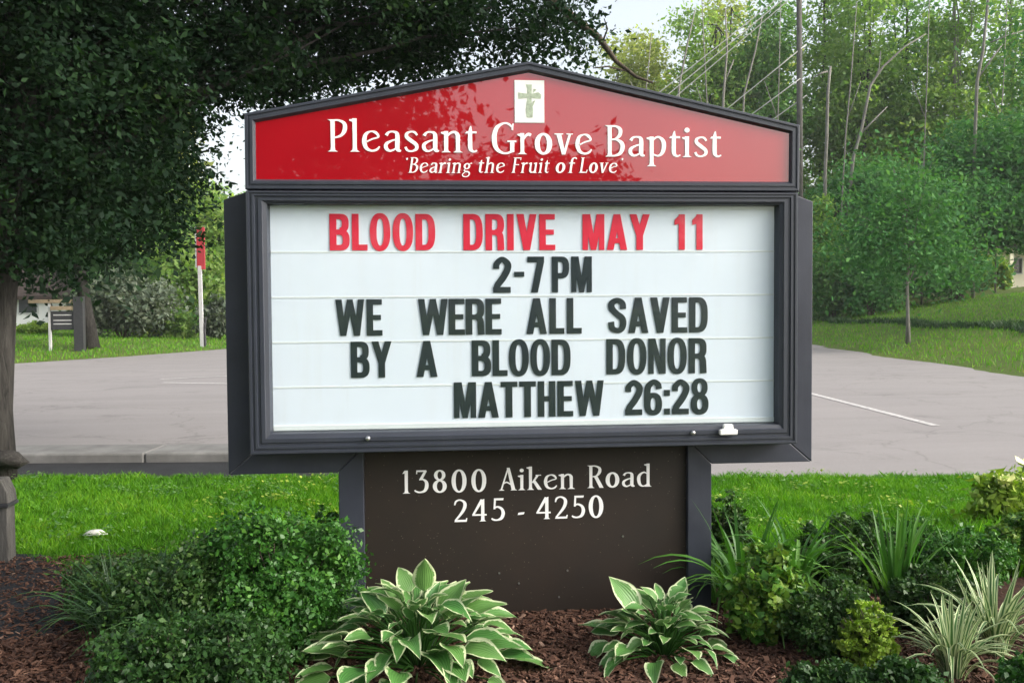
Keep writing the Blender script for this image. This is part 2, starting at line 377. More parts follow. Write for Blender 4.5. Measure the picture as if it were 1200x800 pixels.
# painted markings
def strip(pts, wd, name):
    m = MB(); P = [Vector((*p, 0)) for p in pts]
    for a, b in zip(P[:-1], P[1:]):
        n = (b-a).normalized().cross(Vector((0, 0, 1)))*wd/2
        m.poly([(a-n)+Vector((0, 0, .009)), (a+n)+Vector((0, 0, .009)), (b+n)+Vector((0, 0, .009)), (b-n)+Vector((0, 0, .009))])
    tag(m.build(name, 'road_paint'), kind='structure')
strip([(6.2, 14.0), (5.84, 6.75)], .12, 'lane_marking')
strip([(6.9, 30.0), (6.45, 19)], .12, 'lane_marking')
strip([(-5.97, 15.6), (-2.0, 14.1)], .16, 'lane_marking')
strip([(-6.3, 16.6), (-3.5, 18.2)], .12, 'lane_marking')
# beds
def sheet(pts, name, mat, z):
    m = MB(); m.poly([(x, y, z) for x, y in pts]); return tag(m.build(name, mat), kind='structure')
BED = [(-3.6, -2.6), (3.2, -2.6), (3.4, .2), (2.6, .75), (1.0, .8), (-1.0, .8), (-1.9, .75), (-2.35, .25), (-3.6, .0)]
sheet(BED, 'mulch_bed', 'mulch_soil', .012)
sheet([(-4.2, -.05), (-2.3, .02), (-1.95, .3), (-1.98, .75), (-2.35, 1.15), (-2.9, 1.6), (-4.2, 1.75)], 'soil_patch', 'dark_soil', .018)

# mulch chips
def chips(name, n, box, seed, mat='mulch_chip', size=(.012, .045)):
    R = np.random.default_rng(seed); x0, y0, x1, y1 = box
    p = np.stack([R.uniform(x0, x1, n), R.uniform(y0, y1, n), .014+.022*R.random(n)], 1)
    ln = R.uniform(*size, n)[:, None]; wd = ln*R.uniform(.22, .55, n)[:, None]; th = ln*.14
    a = R.uniform(0, 2*pi, n); el = R.normal(0, .35, n)
    t = np.stack([np.cos(a)*np.cos(el), np.sin(a)*np.cos(el), np.sin(el)], 1); u = unit(np.cross(np.array([0, 0, 1.0]), t)+R.normal(0, .25, (n, 3))); w_ = np.cross(t, u)
    c = []
    for sx, sy, sz in ((-1, -1, -1), (1, -.6, -1), (1, .8, -1), (-1, 1, -1), (-1, -1, 1), (1, -.6, 1), (1, .8, 1), (-1, 1, 1)):
        c.append(p+t*ln*.5*sx+u*wd*.5*sy+w_*th*.5*sz)
    c = np.stack(c, 1); q = [(4, 5, 6, 7), (0, 1, 5, 4), (1, 2, 6, 5), (2, 3, 7, 6), (3, 0, 4, 7)]
    v = np.concatenate([c[:, list(f)] for f in q], 0)
    return tag(link(name, np_mesh(name, v, 4, mat, np.tile(np.clip(R.beta(1.6, 2.4, n), 0, .999), 5))), 'brown shredded bark mulch covering the planting bed', 'mulch', kind='stuff')
chips('bark_mulch', 30000, (-1.0, -1.3, 2.3, .15), 5)
o = chips('bark_mulch', 9000, (-2.9, -1.3, -1.0, .02), 6); o['label'] = 'dark brown bark mulch in the lower left corner of the bed'

o = chips('bark_mulch', 5000, (-3.6, -.1, -2.1, 1.5), 7, size=(.008, .035)); o['label'] = 'thin scatter of bark and litter over the dark soil at the left edge'
# ------------------------------------------------------------------ lawn blades
def blades(name, n, boxes, seed, h=(.03, .075), wd=.0045, mat='grass_blade', label='', keep=None, tb=0):
    R = np.random.default_rng(seed); A = np.array([(b[2]-b[0])*(b[3]-b[1]) for b in boxes]); k_ = R.choice(len(boxes), n, p=A/A.sum()); B = np.array(boxes)[k_]
    x = R.uniform(B[:, 0], B[:, 2]); y = R.uniform(B[:, 1], B[:, 3])
    if keep is not None:
        s = keep(x, y); x = x[s]; y = y[s]
    n = len(x); z = gz(x, y)-.012
    pat = .5+.5*np.sin(x*3.1+1.7*np.sin(y*2.3))*np.cos(y*2.7+1.3*np.sin(x*1.9))
    pat2 = .5+.5*np.sin(x*11+2*np.sin(y*7))*np.sin(y*9+1.5*np.sin(x*8))
    H = R.uniform(*h, n)*(.7+.5*pat2); a = R.uniform(0, 2*pi, n); le = R.uniform(.15, .9, n)*H; la = R.uniform(0, 2*pi, n)
    p = np.stack([x, y, z], 1); u = np.stack([np.cos(a), np.sin(a), 0*a], 1)*wd*(.7+.7*R.random(n))[:, None]; l_ = np.stack([np.cos(la), np.sin(la), 0*a], 1)
    mid = p+l_*(le*.3)[:, None]; mid[:, 2] += H*.6; tip = p+l_*le[:, None]; tip[:, 2] += H
    v = np.stack([p-u*.5, p+u*.5, mid+u*.4, tip, mid-u*.4], 1)
    tint = np.clip(.28*pat+.22*pat2+.5*R.random(n)-.02+tb, 0, .999)
    return tag(link(name, np_mesh(name, v, 5, mat, tint)), label, 'grass', kind='stuff')
def keep_lawn(x, y):
    e = .12*np.sin(x*5.3)+.07*np.sin(x*13+y*9)
    s = (y < nearedge(x)+.03+.04*np.sin(x*9)) & (y > .72+e)
    soil = (x < -1.95) & (y < 1.72+.42*(x+4.2)*-.55+.3+e) & (y < 1.15+(-2.35-x)*.6+e)
    return s & ~soil
blades('lawn_grass', 210000, [(-4.8, .5, -.85, 4.8), (.8, .5, 5.6, 3.9)], 11, label='short green lawn grass between the sign and the road', keep=keep_lawn)
blades('lawn_grass', 30000, [(-.85, .7, .85, 4.1)], 12, label='short green lawn grass directly behind the sign', keep=keep_lawn)
def keep_edge(x, y):
    return (y > .55+.15*np.sin(x*4)) & ~((x > -.95) & (x < .95))
blades('tall_grass', 26000, [(-2.0, .45, -.9, 1.15), (.9, .45, 3.9, 1.2)], 15, (.08, .22), .006, label='longer uncut grass where the lawn meets the planting bed', keep=keep_edge, tb=-.08)
def clover(name, n, boxes, seed, size, mat, label, tb, zz):
    R = np.random.default_rng(seed); out = []; B = [boxes[i] for i in R.integers(0, len(boxes), n)]; B = np.array(B)
    cx_ = R.uniform(B[:, 0], B[:, 2]); cy_ = R.uniform(B[:, 1], B[:, 3]); k_ = 26
    x = np.repeat(cx_, k_)+R.normal(0, .07, n*k_); y = np.repeat(cy_, k_)+R.normal(0, .07, n*k_); ok = keep_lawn(x, y); x = x[ok]; y = y[ok]; m_ = len(x)
    p = np.stack([x, y, zz*R.uniform(.6, 1.3, m_)], 1); nr = unit(R.normal(0, .35, (m_, 3))+np.array([0, 0, 1.0])); t = unit(np.cross(nr, R.normal(size=(m_, 3)))); b = np.cross(nr, t); s_ = size*R.uniform(.5, 1.3, m_)[:, None]
    v = np.stack([p-t*s_*.5, p+b*s_*.4, p+t*s_*.5, p-b*s_*.4], 1)
    tag(link(name, np_mesh(name, v, 4, mat, np.clip(R.random(m_)+tb, 0, .999))), label, 'weeds', kind='stuff')
clover('clover', 170, [(-4.4, .9, -.9, 4.5), (.9, .9, 5.2, 3.8)], 31, .026, 'mid_leaf', 'patches of broad-leaved clover growing in the lawn', .15, .055)
clover('clover', 60, [(-2.2, 1.0, -.9, 4.2), (.9, 1.0, 3.2, 3.6)], 32, .03, 'lime_leaf', 'bright weeds in the lawn beside the sign posts', .1, .065)
blades('lawn_grass', 60000, [(3.3, -2.4, 8.5, 3.4)], 16, label='short green lawn grass right of the planting bed', keep=lambda x, y: (y < nearedge(x)) & ((x > 3.4) | (y > .5)))
# coarser tufts at far verges
def keep_far(x, y):
    d = road_sd(x, y); return (d > -.05) & (d < 26) & (y > 6)
blades('verge_grass', 60000, [(12, 12, 36, 45), (-32, 19, -7, 50)], 13, (.06, .14), .02, label='mown grass on the far road verges', keep=keep_far, tb=.08)
# darker rough grass line along the right bank
def keep_bank(x, y):
    d = road_sd(x, y); return (np.abs(d-4.6+.4*np.sin(y*.7)) < .35) & (x > 11)
blades('bank_grass', 90000, [(15, 13, 22, 60)], 14, (.12, .30), .03, 'strap_dark', 'dark rough grass along the right bank', keep_bank)

# ------------------------------------------------------------------ trees
def limb_pts(a, b, k_, R, sag=.1):
    a = Vector(a); b = Vector(b); L = (b-a).length; out = []
    for i in range(k_+1):
        t = i/k_; p = a.lerp(b, t); p.z += sin(t*pi)*L*sag
        if 0 < i < k_: p += Vector((R.uniform(-1, 1), R.uniform(-1, 1), R.uniform(-1, 1)))*L*.05
        out.append(p)
    return out
def tree(name, label, base, trunk_pts, r0, lobes, n, size, leaf, barkm='bark_grey', seed=0, group=None, sig=.3, inner=.45, limbs=True, clumps=None, r_top=.35, cat='tree', twigs=2, flat=.5, tbias=0):
    """world-space lobes & trunk points are shifted to the base"""
    R = random.Random(seed); root = empty(name, base); tag(root, label, cat, group)
    b = Vector(base); m = MB()
    tp = [Vector(p)-b for p in trunk_pts]; k_ = len(tp)
    rad = [r0*(1-(1-r_top)*i/(k_-1)) for i in range(k_)]; rad[0] *= 1.35
    m.tube(tp, rad, 12, True, .08, seed)
    LL = [(x-b.x, y-b.y, z-b.z, rx, ry, rz) for x, y, z, rx, ry, rz in lobes]
    if limbs:
        for L in LL:
            st = tp[R.randint(max(1, k_//2), k_-1)]; c = Vector(L[:3])
            pts = limb_pts(st, c, 5, R); r_ = r0*r_top*(.42 if name == 'shade_tree' else .8)
            m.tube(pts, [r_*(1-.75*i/5) for i in range(6)], 7, False, .05, seed)
            for q in range(twigs):
                e = c+Vector((R.uniform(-1, 1)*L[3], R.uniform(-1, 1)*L[4], R.uniform(-.3, 1)*L[5]))*.9
                m.tube(limb_pts(pts[R.randint(2, 5)], e, 4, R), [r_*.4*(1-.8*i/4) for i in range(5)], 5, False)
    m.build('trunk', barkm, root, smooth=True)
    leaf_cloud('crown', LL, n, size, leaf, seed, clumps, sig, inner, flat, tbias=tbias, parent=root)
    return root
def L(px, py, Y_, rp, ry=None, rz=None):
    """crown lobe seen at pixel px,py at depth Y_, radius rp in photograph pixels"""
    p = at(px, py, Y_); s = (Y_-CAM[1])/FPX; return (p[0], p[1], p[2], rp*s, (ry or rp)*s, (rz or rp)*s)

# the near shade tree at the left edge
b0 = gpt(-8, 556); b0 = Vector((b0.x, 4.35, 0))
tp = [at(-8, 556, 4.35), at(-6, 480, 4.35), at(-2, 400, 4.4), at(2, 330, 4.4), at(8, 230, 4.5), at(30, 120, 4.6), at(60, 0, 4.8), at(90, -160, 5.0)]
tp[0][2] = -.05
nl = [L(60, 60, 4.6, 170), L(132, 190, 4.8, 100, 150, 85), L(20, 240, 4.2, 120, 120, 75), L(215, 50, 5.2, 112, 120, 90), L(120, 268, 5.2, 85, 110, 42), L(182, 215, 5.6, 34, 50, 40), L(40, 300, 4.6, 70, 90, 28),
      L(430, 15, 5.4, 120, 150, 75), L(580, 8, 5.2, 80, 110, 58), L(370, 82, 5.6, 85, 90, 44), L(310, 85, 5.4, 50, 70, 42), L(450, 70, 5.6, 70, 80, 40), L(330, 20, 5.4, 90, 100, 60), L(640, 30, 5.4, 50, 80, 52), L(345, 98, 5.4, 62, 70, 34), L(265, 85, 4.6, 50, 50, 26), L(180, 110, 4.4, 60, 50, 34), L(320, 55, 4.7, 50, 50, 26), L(520, 40, 5.6, 90, 90, 48), L(490, 60, 5.7, 70, 90, 38),
      L(200, -150, 5, 230), L(450, -160, 5.5, 200), L(-100, 0, 4.2, 170), L(-120, 200, 4.0, 120), L(0, -200, 4.5, 220), L(190, 125, 6.6, 50, 80, 42), L(85, 120, 6.6, 130), L(-140, -60, 7.5, 200), (-4.9, 1.3, 5.7, 2.6, 2.6, 1.7), (-4.1, -1.6, 5.9, 2.4, 2.4, 1.6), (-6.2, -3.2, 5.6, 2.4, 2.4, 1.6)]  # closing lobes overhead, out of view, added to shade the left bed
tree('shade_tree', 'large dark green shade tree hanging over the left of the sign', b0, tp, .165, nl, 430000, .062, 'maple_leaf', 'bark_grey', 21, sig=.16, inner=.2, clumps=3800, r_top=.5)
# burl on the trunk and dark bare limb to the right
root = bpy.data.objects['shade_tree']
m = MB(); bm_pts = [Vector(at(8, 545, 4.2))-b0, Vector(at(10, 538, 4.2))-b0, Vector(at(12, 528, 4.22))-b0]
m.tube(bm_pts, [.10, .17, .06], 10, True, .2, 3); m.build('burl', 'bark_grey', root, smooth=True)
m = MB(); m.tube([Vector(p)-b0 for p in (at(560, -40, 5.4), at(640, -5, 5.4), at(703, 45, 5.3), at(722, 72, 5.3), at(745, 90, 5.3), at(765, 97, 5.2))], [.06, .05, .035, .025, .018, .01], 7, True, .1, 2)
m.tube([Vector(p)-b0 for p in (at(738, 84, 5.3), at(712, 78, 5.3), at(695, 80, 5.2))], [.012, .009, .005], 5)
m.tube([Vector(p)-b0 for p in (at(706, 50, 5.3), at(712, 34, 5.3), at(708, 22, 5.2))], [.012, .009, .005], 5)
m.build('bare_limb', 'bark_brown', root, smooth=True)

# generic woodland tree: a straight thin trunk with lobes
def wood(name, label, px, base_py, Yd, top_py, rp, leaf, n, size, seed, barkm='bark_grey', r0=.16, lobes=5, lean=0, group='trees of the wood across the road', crown_low=.35, sig=.28, tb=0, flat=.5):
    R = random.Random(seed); p0 = at(px, base_py, Yd); z0 = float(gz(p0[0], p0[1])); p1 = at(px+lean, top_py, Yd)
    base = Vector((p0[0], p0[1], z0)); H = p1[2]-z0
    tp = [base.lerp(Vector(p1), t)+Vector((R.uniform(-.15, .15), R.uniform(-.15, .15), 0))*(t > 0) for t in (0, .15, .35, .55, .75, .95)]
    s = (Yd-CAM[1])/FPX; r = rp*s; LS = []
    for i in range(lobes):
        t = crown_low+(1-crown_low)*(i+.5)/lobes; c = base.lerp(Vector(p1), t); rr = r*(.55+.35*sin(pi*min(1, (t-crown_low)/(1-crown_low)+.15)))*R.uniform(.8, 1.15)
        LS.append((c.x+R.uniform(-.5, .5)*r, c.y+R.uniform(-.5, .5)*r, c.z, rr, rr, rr*.75))
    return tree(name, label, base, tp, r0, LS, n, size, leaf, barkm, seed, group, sig, .3, tbias=tb, flat=flat)

# left background
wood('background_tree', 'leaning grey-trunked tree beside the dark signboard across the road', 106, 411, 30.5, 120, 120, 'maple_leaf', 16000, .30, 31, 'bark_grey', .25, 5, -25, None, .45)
wood('background_tree', 'dark tree behind the white house on the left', 40, 380, 62, 190, 110, 'mid_leaf', 16000, .5, 32, 'bark_brown', .3, 5, 0, 'trees far behind the left verge', .1)
wood('background_tree', 'olive green tree left of the red signpost', 175, 378, 52, 225, 62, 'mid_leaf', 16000, .38, 33, 'bark_brown', .25, 5, 0, 'trees far behind the left verge', .05)
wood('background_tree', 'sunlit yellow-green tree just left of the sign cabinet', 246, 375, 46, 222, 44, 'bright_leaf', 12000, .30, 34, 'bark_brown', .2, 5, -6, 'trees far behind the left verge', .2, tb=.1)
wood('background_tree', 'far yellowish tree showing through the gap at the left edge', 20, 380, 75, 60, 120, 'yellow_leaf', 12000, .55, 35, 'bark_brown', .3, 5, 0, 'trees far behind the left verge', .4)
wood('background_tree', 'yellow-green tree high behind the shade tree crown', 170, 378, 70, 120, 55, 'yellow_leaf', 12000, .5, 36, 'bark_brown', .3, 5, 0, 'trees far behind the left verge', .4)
def shrub(name, label, px, py, w_px, h_px, leaf, n, size, seed, Yd=None, group=None, sig=.25, parts=True, flat=.4, tb=0, nl=5, inner=.35):
    g_ = gpt(px, py) if Yd is None else Vector(at(px, py, Yd))
    if Yd is not None: g_.z = float(gz(g_.x, g_.y))
    s = (g_.y-CAM[1])/FPX*1.0; W = w_px*s/2; H = h_px*s; R = random.Random(seed)
    root = empty(name, g_); tag(root, label, 'shrub', group); LS = []; m = MB()
    for i in range(nl):
        x = (-.55+1.1*i/(nl-1))*W if nl > 1 else 0; hh = H*(1-.30*abs(x/W)-R.uniform(0, .15)); d = R.uniform(-.25, .25)*W
        LS.append((x, d, hh*.55, W*.45, W*.5, hh*.46))
        m.tube(limb_pts((x*.15, d*.2, 0), (x, d, hh*.7), 4, R), [.012+W*.02, .01+W*.015, .008+W*.01, .006+W*.006, .004], 5)
    m.build('stem', 'bark_brown', root)
    leaf_cloud('foliage', LS, n, size, leaf, seed, None, sig, inner, flat, floor=.01, tbias=tb, parent=root)
    return root
shrub('shrub', 'grey-green bush right of the leaning trunk across the road', 145, 383, 110, 85, 'grey_leaf', 9000, .22, 41, 40)
shrub('shrub', 'bright lime bush on the far left lawn', 178, 377, 62, 34, 'lime_leaf', 5000, .16, 42, 41, 'bright bushes on the far left lawn')
shrub('shrub', 'pale lime bush right of the bright lime bush', 212, 374, 30, 30, 'bright_leaf', 3500, .16, 43, 40, 'bright bushes on the far left lawn')
shrub('shrub', 'dusty pale bush right of the red signpost', 256, 374, 40, 55, 'grey_leaf', 4500, .2, 44, 40)
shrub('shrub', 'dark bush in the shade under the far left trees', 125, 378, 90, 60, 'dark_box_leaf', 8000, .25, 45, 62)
shrub('shrub', 'green bush in front of the white house', 40, 392, 50, 14, 'lime_leaf', 3500, .12, 46, 42)
shrub('shrub', 'tall green bush behind the red signpost', 215, 375, 70, 95, 'mid_leaf', 7000, .26, 47, 56)

# right background wood
rw = [ # px, basepy, Y, toppy, rp, leaf, n, size, bark, r0, low, tb, label
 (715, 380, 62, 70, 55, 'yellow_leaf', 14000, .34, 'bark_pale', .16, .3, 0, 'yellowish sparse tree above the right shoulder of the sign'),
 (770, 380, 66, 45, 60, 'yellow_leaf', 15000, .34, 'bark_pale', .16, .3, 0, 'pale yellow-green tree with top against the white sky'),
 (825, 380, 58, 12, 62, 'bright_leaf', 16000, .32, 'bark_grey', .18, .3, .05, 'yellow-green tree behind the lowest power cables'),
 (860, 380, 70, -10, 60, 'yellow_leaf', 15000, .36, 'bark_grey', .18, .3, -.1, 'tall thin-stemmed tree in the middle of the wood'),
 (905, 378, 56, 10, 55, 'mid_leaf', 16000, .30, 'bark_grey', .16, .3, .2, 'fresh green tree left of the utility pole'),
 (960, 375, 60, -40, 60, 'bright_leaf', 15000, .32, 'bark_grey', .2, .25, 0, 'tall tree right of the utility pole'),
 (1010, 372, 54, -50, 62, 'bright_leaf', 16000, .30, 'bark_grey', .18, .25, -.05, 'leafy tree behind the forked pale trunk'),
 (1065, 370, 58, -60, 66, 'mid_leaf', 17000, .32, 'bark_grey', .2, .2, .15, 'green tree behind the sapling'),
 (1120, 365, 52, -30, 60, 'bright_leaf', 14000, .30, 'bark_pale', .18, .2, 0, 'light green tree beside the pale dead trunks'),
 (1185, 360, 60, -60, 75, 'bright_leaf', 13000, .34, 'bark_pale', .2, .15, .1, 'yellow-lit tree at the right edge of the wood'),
 (1240, 360, 50, -40, 80, 'mid_leaf', 12000, .30, 'bark_grey', .2, .15, 0, 'tree just beyond the right edge of the wood'),
]
for i, (px, bp, Yd, tpy, rp, lf, n_, sz, bk, r0, low, tb, lab) in enumerate(rw):
    wood('woodland_tree', lab, px, bp, Yd, tpy, rp, lf, int(n_*1.15), sz, 60+i, bk, r0, 8, random.Random(i).uniform(-10, 14), crown_low=low, sig=.24, tb=tb)
# big darker blue-green crowns in front of the wood on the right
def big(name, label, px, base_py, Yd, lob, n, size, leaf, seed, r0, bk, group=None, tb=0, sig=.2):
    p0 = at(px, base_py, Yd); z0 = float(gz(p0[0], p0[1])); base = Vector((p0[0], p0[1], z0))
    tp = [base, Vector(at(px+2, base_py-40, Yd)), Vector(at(px+1, base_py-90, Yd)), Vector(at(px+3, base_py-140, Yd))]
    return tree(name, label, base, tp, r0, [L(*q) for q in lob], n, size, leaf, bk, seed, group, sig, .2, tbias=tb)
big('broad_tree', 'broad blue-green tree with low crown behind the right lawn', 1120, 368, 44,
    [(1100, 250, 44, 70, 60, 55), (1160, 230, 44, 75, 60, 60), (1050, 300, 43, 60, 50, 45), (1105, 318, 43, 50, 50, 28), (1205, 262, 44, 60, 50, 32), (1210, 200, 45, 70), (1150, 180, 45, 55, 50, 40), (1045, 240, 45, 45, 40, 40)], 60000, .24, 'blue_leaf', 81, .3, 'bark_brown')
big('broad_tree', 'tall dark tree standing right of the view beside the road, shading the verge', 1420, 380, 26,
    [(1440, 60, 26, 240, 200, 150), (1500, 160, 27, 240, 200, 120), (1440, -60, 28, 220, 200, 140), (1520, 30, 33, 240, 220, 180)], 26000, .30, 'blue_leaf', 84, .35, 'bark_brown')
big('broad_tree', 'dense dark green tree right of the sign cabinet', 985, 385, 46,
    [(985, 330, 46, 45, 40, 50), (1020, 280, 47, 55, 45, 50), (965, 260, 48, 35, 40, 40), (1010, 225, 48, 50, 45, 35), (955, 300, 46, 30)], 36000, .24, 'blue_leaf', 82, .22, 'bark_brown', tb=.08)
# sapling on the lawn
sb = gpt(1064, 403); ys = sb.y
tree('sapling', 'young tree with slender pale trunk on the right lawn', sb, [sb, Vector(at(1064, 370, ys)), Vector(at(1063, 335, ys)), Vector(at(1066, 290, ys)), Vector(at(1062, 250, ys))], .065,
     [L(1058, 300, ys, 40, 36, 26), L(1092, 282, ys, 34, 34, 22), L(1025, 290, ys, 34, 34, 20), L(1066, 245, ys, 44, 40, 30), L(1112, 312, ys, 26, 26, 14), L(1000, 262, ys, 22, 24, 16), L(1050, 205, ys, 24, 24, 26), L(1105, 235, ys, 20, 24, 22), L(1085, 180, ys, 14, 16, 20)], 10000, .15, 'blue_leaf', 'bark_pale', 83, sig=1.0, r_top=.45, clumps=260, twigs=4, tbias=0.0)
# undergrowth at the foot of the wood
for i, (px, py, Yd, wpx, hpx, lf, lab) in enumerate([
    (975, 392, 42, 70, 95, 'mid_leaf', 'shrub thicket against the sign cabinet at the right road edge'),
    (1020, 392, 41, 75, 80, 'blue_leaf', 'dark shrub thicket left of the sapling'),
    (965, 385, 44, 40, 160, 'bright_leaf', 'tall sunlit bush beside the sign cabinet'),
    (1085, 372, 52, 90, 70, 'dark_box_leaf', 'dark undergrowth behind the sapling trunk'),
    (1150, 362, 56, 60, 48, 'lime_leaf', 'lime green bush left of the porch column'),
    (1177, 352, 54, 14, 34, 'lime_leaf', 'small lime bush touching the porch column')]):
    shrub('shrub', lab, px, py, wpx, hpx, lf, 9000, .2, 90+i, Yd, 'undergrowth below the wood')
# dense far woodland mass closing the horizon
hz = []
R = random.Random(77)
for i in range(34):
    px = -900+i*85; hz.append(L(px+R.uniform(-20, 20), 312+R.uniform(-22, 8), 130+R.uniform(-10, 15), 80, 60, 68+R.uniform(0, 22)))
o = leaf_cloud('distant_woodland', hz, 60000, 1.5, 'mid_leaf', 5, None, .2, .2); tag(o, 'distant belt of green woodland closing the view behind everything', 'woodland', kind='stuff')

# pale dead trunks
def snag(label, branches, Yd, seed):
    a = branches[0][0]; p0 = Vector(at(a[0], a[1], Yd)); base = Vector((p0.x, p0.y, float(gz(p0.x, p0.y)))); root = empty('bare_tree', base); tag(root, label, 'tree', 'bare pale trunks in the wood')
    s = (Yd-CAM[1])/FPX; first = True
    for br in branches:
        m = MB(); pts = [Vector(at(x, y, Yd+random.Random(seed).uniform(-.3, .3)))-base for x, y, w_ in br]; rad = [w_*s/2 for x, y, w_ in br]
        if first: pts.insert(0, Vector((0, 0, 0))); rad.insert(0, rad[0]*1.3)
        m.tube(pts, rad, 7, True, .08, seed); m.build('trunk' if first else 'branch', 'bark_pale', root, smooth=True); first = False
snag('forked pale trunk curving right above the dark tree', [[(992, 260, 4), (1000, 185, 4), (1010, 150, 3.6), (1020, 100, 3.2), (1035, 78, 2.6), (1060, 55, 2), (1085, 40, 1.2)], [(1008, 158, 2.6), (1020, 145, 2), (1040, 125, 1.2)], [(1022, 98, 2), (1030, 82, 1.4), (1032, 60, 1)]], 46.5, 1)
snag('straight pale stub right of the utility pole', [[(967, 200, 4), (969, 160, 4), (970, 110, 3.6), (973, 78, 3.0)], [(970, 84, 2.6), (962, 86, 2), (952, 92, 1)]], 46, 2)
snag('pale twin trunk at the upper right corner', [[(1142, 170, 4), (1145, 95, 4), (1152, 60, 3.4), (1158, 0, 3), (1160, -40, 2)], [(1146, 92, 2.6), (1160, 72, 2), (1175, 52, 1.4)], [(1156, 52, 2), (1180, 42, 1.6), (1200, 36, 1.2)]], 43.5, 3)
snag('thin pale trunk behind the right shoulder of the sign', [[(845, 200, 3), (848, 110, 3), (852, 60, 2.4), (850, 10, 1.6)], [(848, 100, 1.8), (860, 70, 1.2)]], 50, 4)
snag('leaning thin pale trunk above the word Baptist', [[(790, 200, 2.6), (796, 100, 2.6), (806, 50, 2), (815, 10, 1.2)]], 52, 5)
snag('thin pale stem crossing the cables', [[(868, 200, 2.6), (872, 110, 2.4), (885, 60, 2), (893, 20, 1.2)]], 51, 6)

R = random.Random(5)
for i in range(1, 12, 2):
    lab_ = 'thin leafless stem in the wood, %s' % (['', 'third', '', 'second', '', 'first'][i]+' of the thin stems left of the utility pole' if i < 6 else ['', 'first', '', 'second', '', 'third'][i-6]+' of the thin stems right of the utility pole')
    x = 705+i*41+R.uniform(-12, 12); t_ = R.uniform(-20, 60); le = R.uniform(-14, 22)
    snag(lab_, [[(x, 260, 1.8), (x+le*.3, 160, 1.7), (x+le*.6, 100, 1.4), (x+le, t_, .9)], [(x+le*.4, 140, 1.2), (x+le*.4+R.choice((-1, 1))*16, 95, .7)]], R.uniform(43, 50), 40+i)
# utility pole and cables
pb = Vector(at(938, 380, 40)); pb.z = float(gz(pb.x, pb.y)); up = empty('utility_pole', pb); tag(up, 'weathered wooden utility pole rising behind the right end of the sign', 'utility pole')
top = Vector(at(936, -160, 40))-pb
m = MB(); m.tube([(0, 0, -.2), top*.5, top], [.17, .14, .115], 12); m.build('pole', 'wood_weathered', up, smooth=True)
m = MB(); m.box(-1.2, -.07, -.07, 1.2, .07, .07, Matrix.Translation(top-Vector((0, .2, .6)))); m.build('crossarm', 'wood_weathered', up)
m = MB(); m.tube([top-Vector((.25, .25, 2.2)), top-Vector((.25, .25, 1.5))], .16, 10); m.build('transformer', 'wire_metal', up)
cab = [((770, 108, 5.6), (880, 22, 9), 'highest power cable of the upper pair'), ((778, 112, 5.6), (915, 0, 9), 'lower power cable of the upper pair'), ((826, 82, 22), (930, -6, 30), 'power cable running into the top of the wood'),
       ((852, 126, 22), (945, 52, 34), 'cable meeting the utility pole high up'), ((880, 134, 22), (938, 92, 38), 'middle service cable at the utility pole'), ((905, 140, 22), (945, 112, 38), 'lowest service cable at the utility pole')]
for i, (a, b, lab) in enumerate(cab):
    Ya = 41.2; Yb = 39.8
    A = Vector(at(a[0], a[1], Ya)); B = Vector(at(b[0], b[1], Yb)); D = (B-A)
    # each cable is a stay running down to its ground anchor behind the sign and up past the pole
    A2 = A-D*((A.z-.1)/D.z); B2 = B+D*(.9 if i < 3 else 0.0)
    pts = [A2.lerp(B2, t)-Vector((0, 0, sin(t*pi)*.12)) for t in [j/10 for j in range(11)]]
    m = MB(); m.tube(pts, .026, 6); o = m.build('power_cable', 'wire_metal', smooth=True); tag(o, lab, 'cable', 'overhead power cables')

# ------------------------------------------------------------------ left distance: house, signboard, red signpost
def house(name, label, loc, rz, w_, d_, h_, wall, windows=True, porch=False):
    r = empty(name, loc, rz); tag(r, label, 'house')
    m = MB(); m.box(-w_/2, 0, 0, w_/2, d_, h_); m.build('wall', wall, r)
    m = MB(); e = .5; a = h_; t = h_+d_*.33
    m.v += [(-w_/2-e, -e, a-.1), (w_/2+e, -e, a-.1), (w_/2+e, d_+e, a-.1), (-w_/2-e, d_+e, a-.1), (-w_/2-e, d_/2, t), (w_/2+e, d_/2, t), (-w_/2-e, -e, a+.1), (w_/2+e, -e, a+.1), (w_/2+e, d_+e, a+.1), (-w_/2-e, d_+e, a+.1)]
    m.f += [(0, 3, 2, 1), (0, 1, 7, 6), (2, 3, 9, 8), (6, 7, 5, 4), (8, 9, 4, 5), (1, 2, 8, 5, 7), (3, 0, 6, 4, 9)]
    m.build('roof', 'roof_brown', r)
    x = -w_/2+1.6
    while x < w_/2-1:
        m = MB(); m.box(x-.55, -.06, 1.0, x+.55, .04, 2.2); f = m.build('window', 'post_white', r)
        m = MB(); m.box(x-.47, -.075, 1.08, x+.47, -.05, 2.12); m.build('pane', 'window_glass', f)
        x += 3.1
    if porch:
        for px_ in (-w_/2+.3, -w_/2+3, 0.2):
            m = MB(); m.box(px_-.14, -1.6, 0, px_+.14, -1.32, h_-.15); m.build('column', 'house_cream', r, bevel=.01)
        m = MB(); m.box(-w_/2, -1.7, -.3, .6, 0, .02); m.build('porch_floor', 'concrete', r)
        m = MB(); m.box(-w_/2-.2, -1.8, h_-.15, .8, -.5, h_+.02); m.build('porch_roof', 'trim_dark', r)
        m = MB(); m.box(-w_/2+3.6, -.07, 0, -w_/2+4.6, .03, 2.1); m.build('door', 'trim_dark', r)
    return r
p = at(60, 382, 50); house('far_house', 'white house with a dark brown roof behind the far left lawn', (p[0]-7.2, 50, float(gz(p[0], 50))-.2), .0, 16, 8, 1.9, 'house_white')
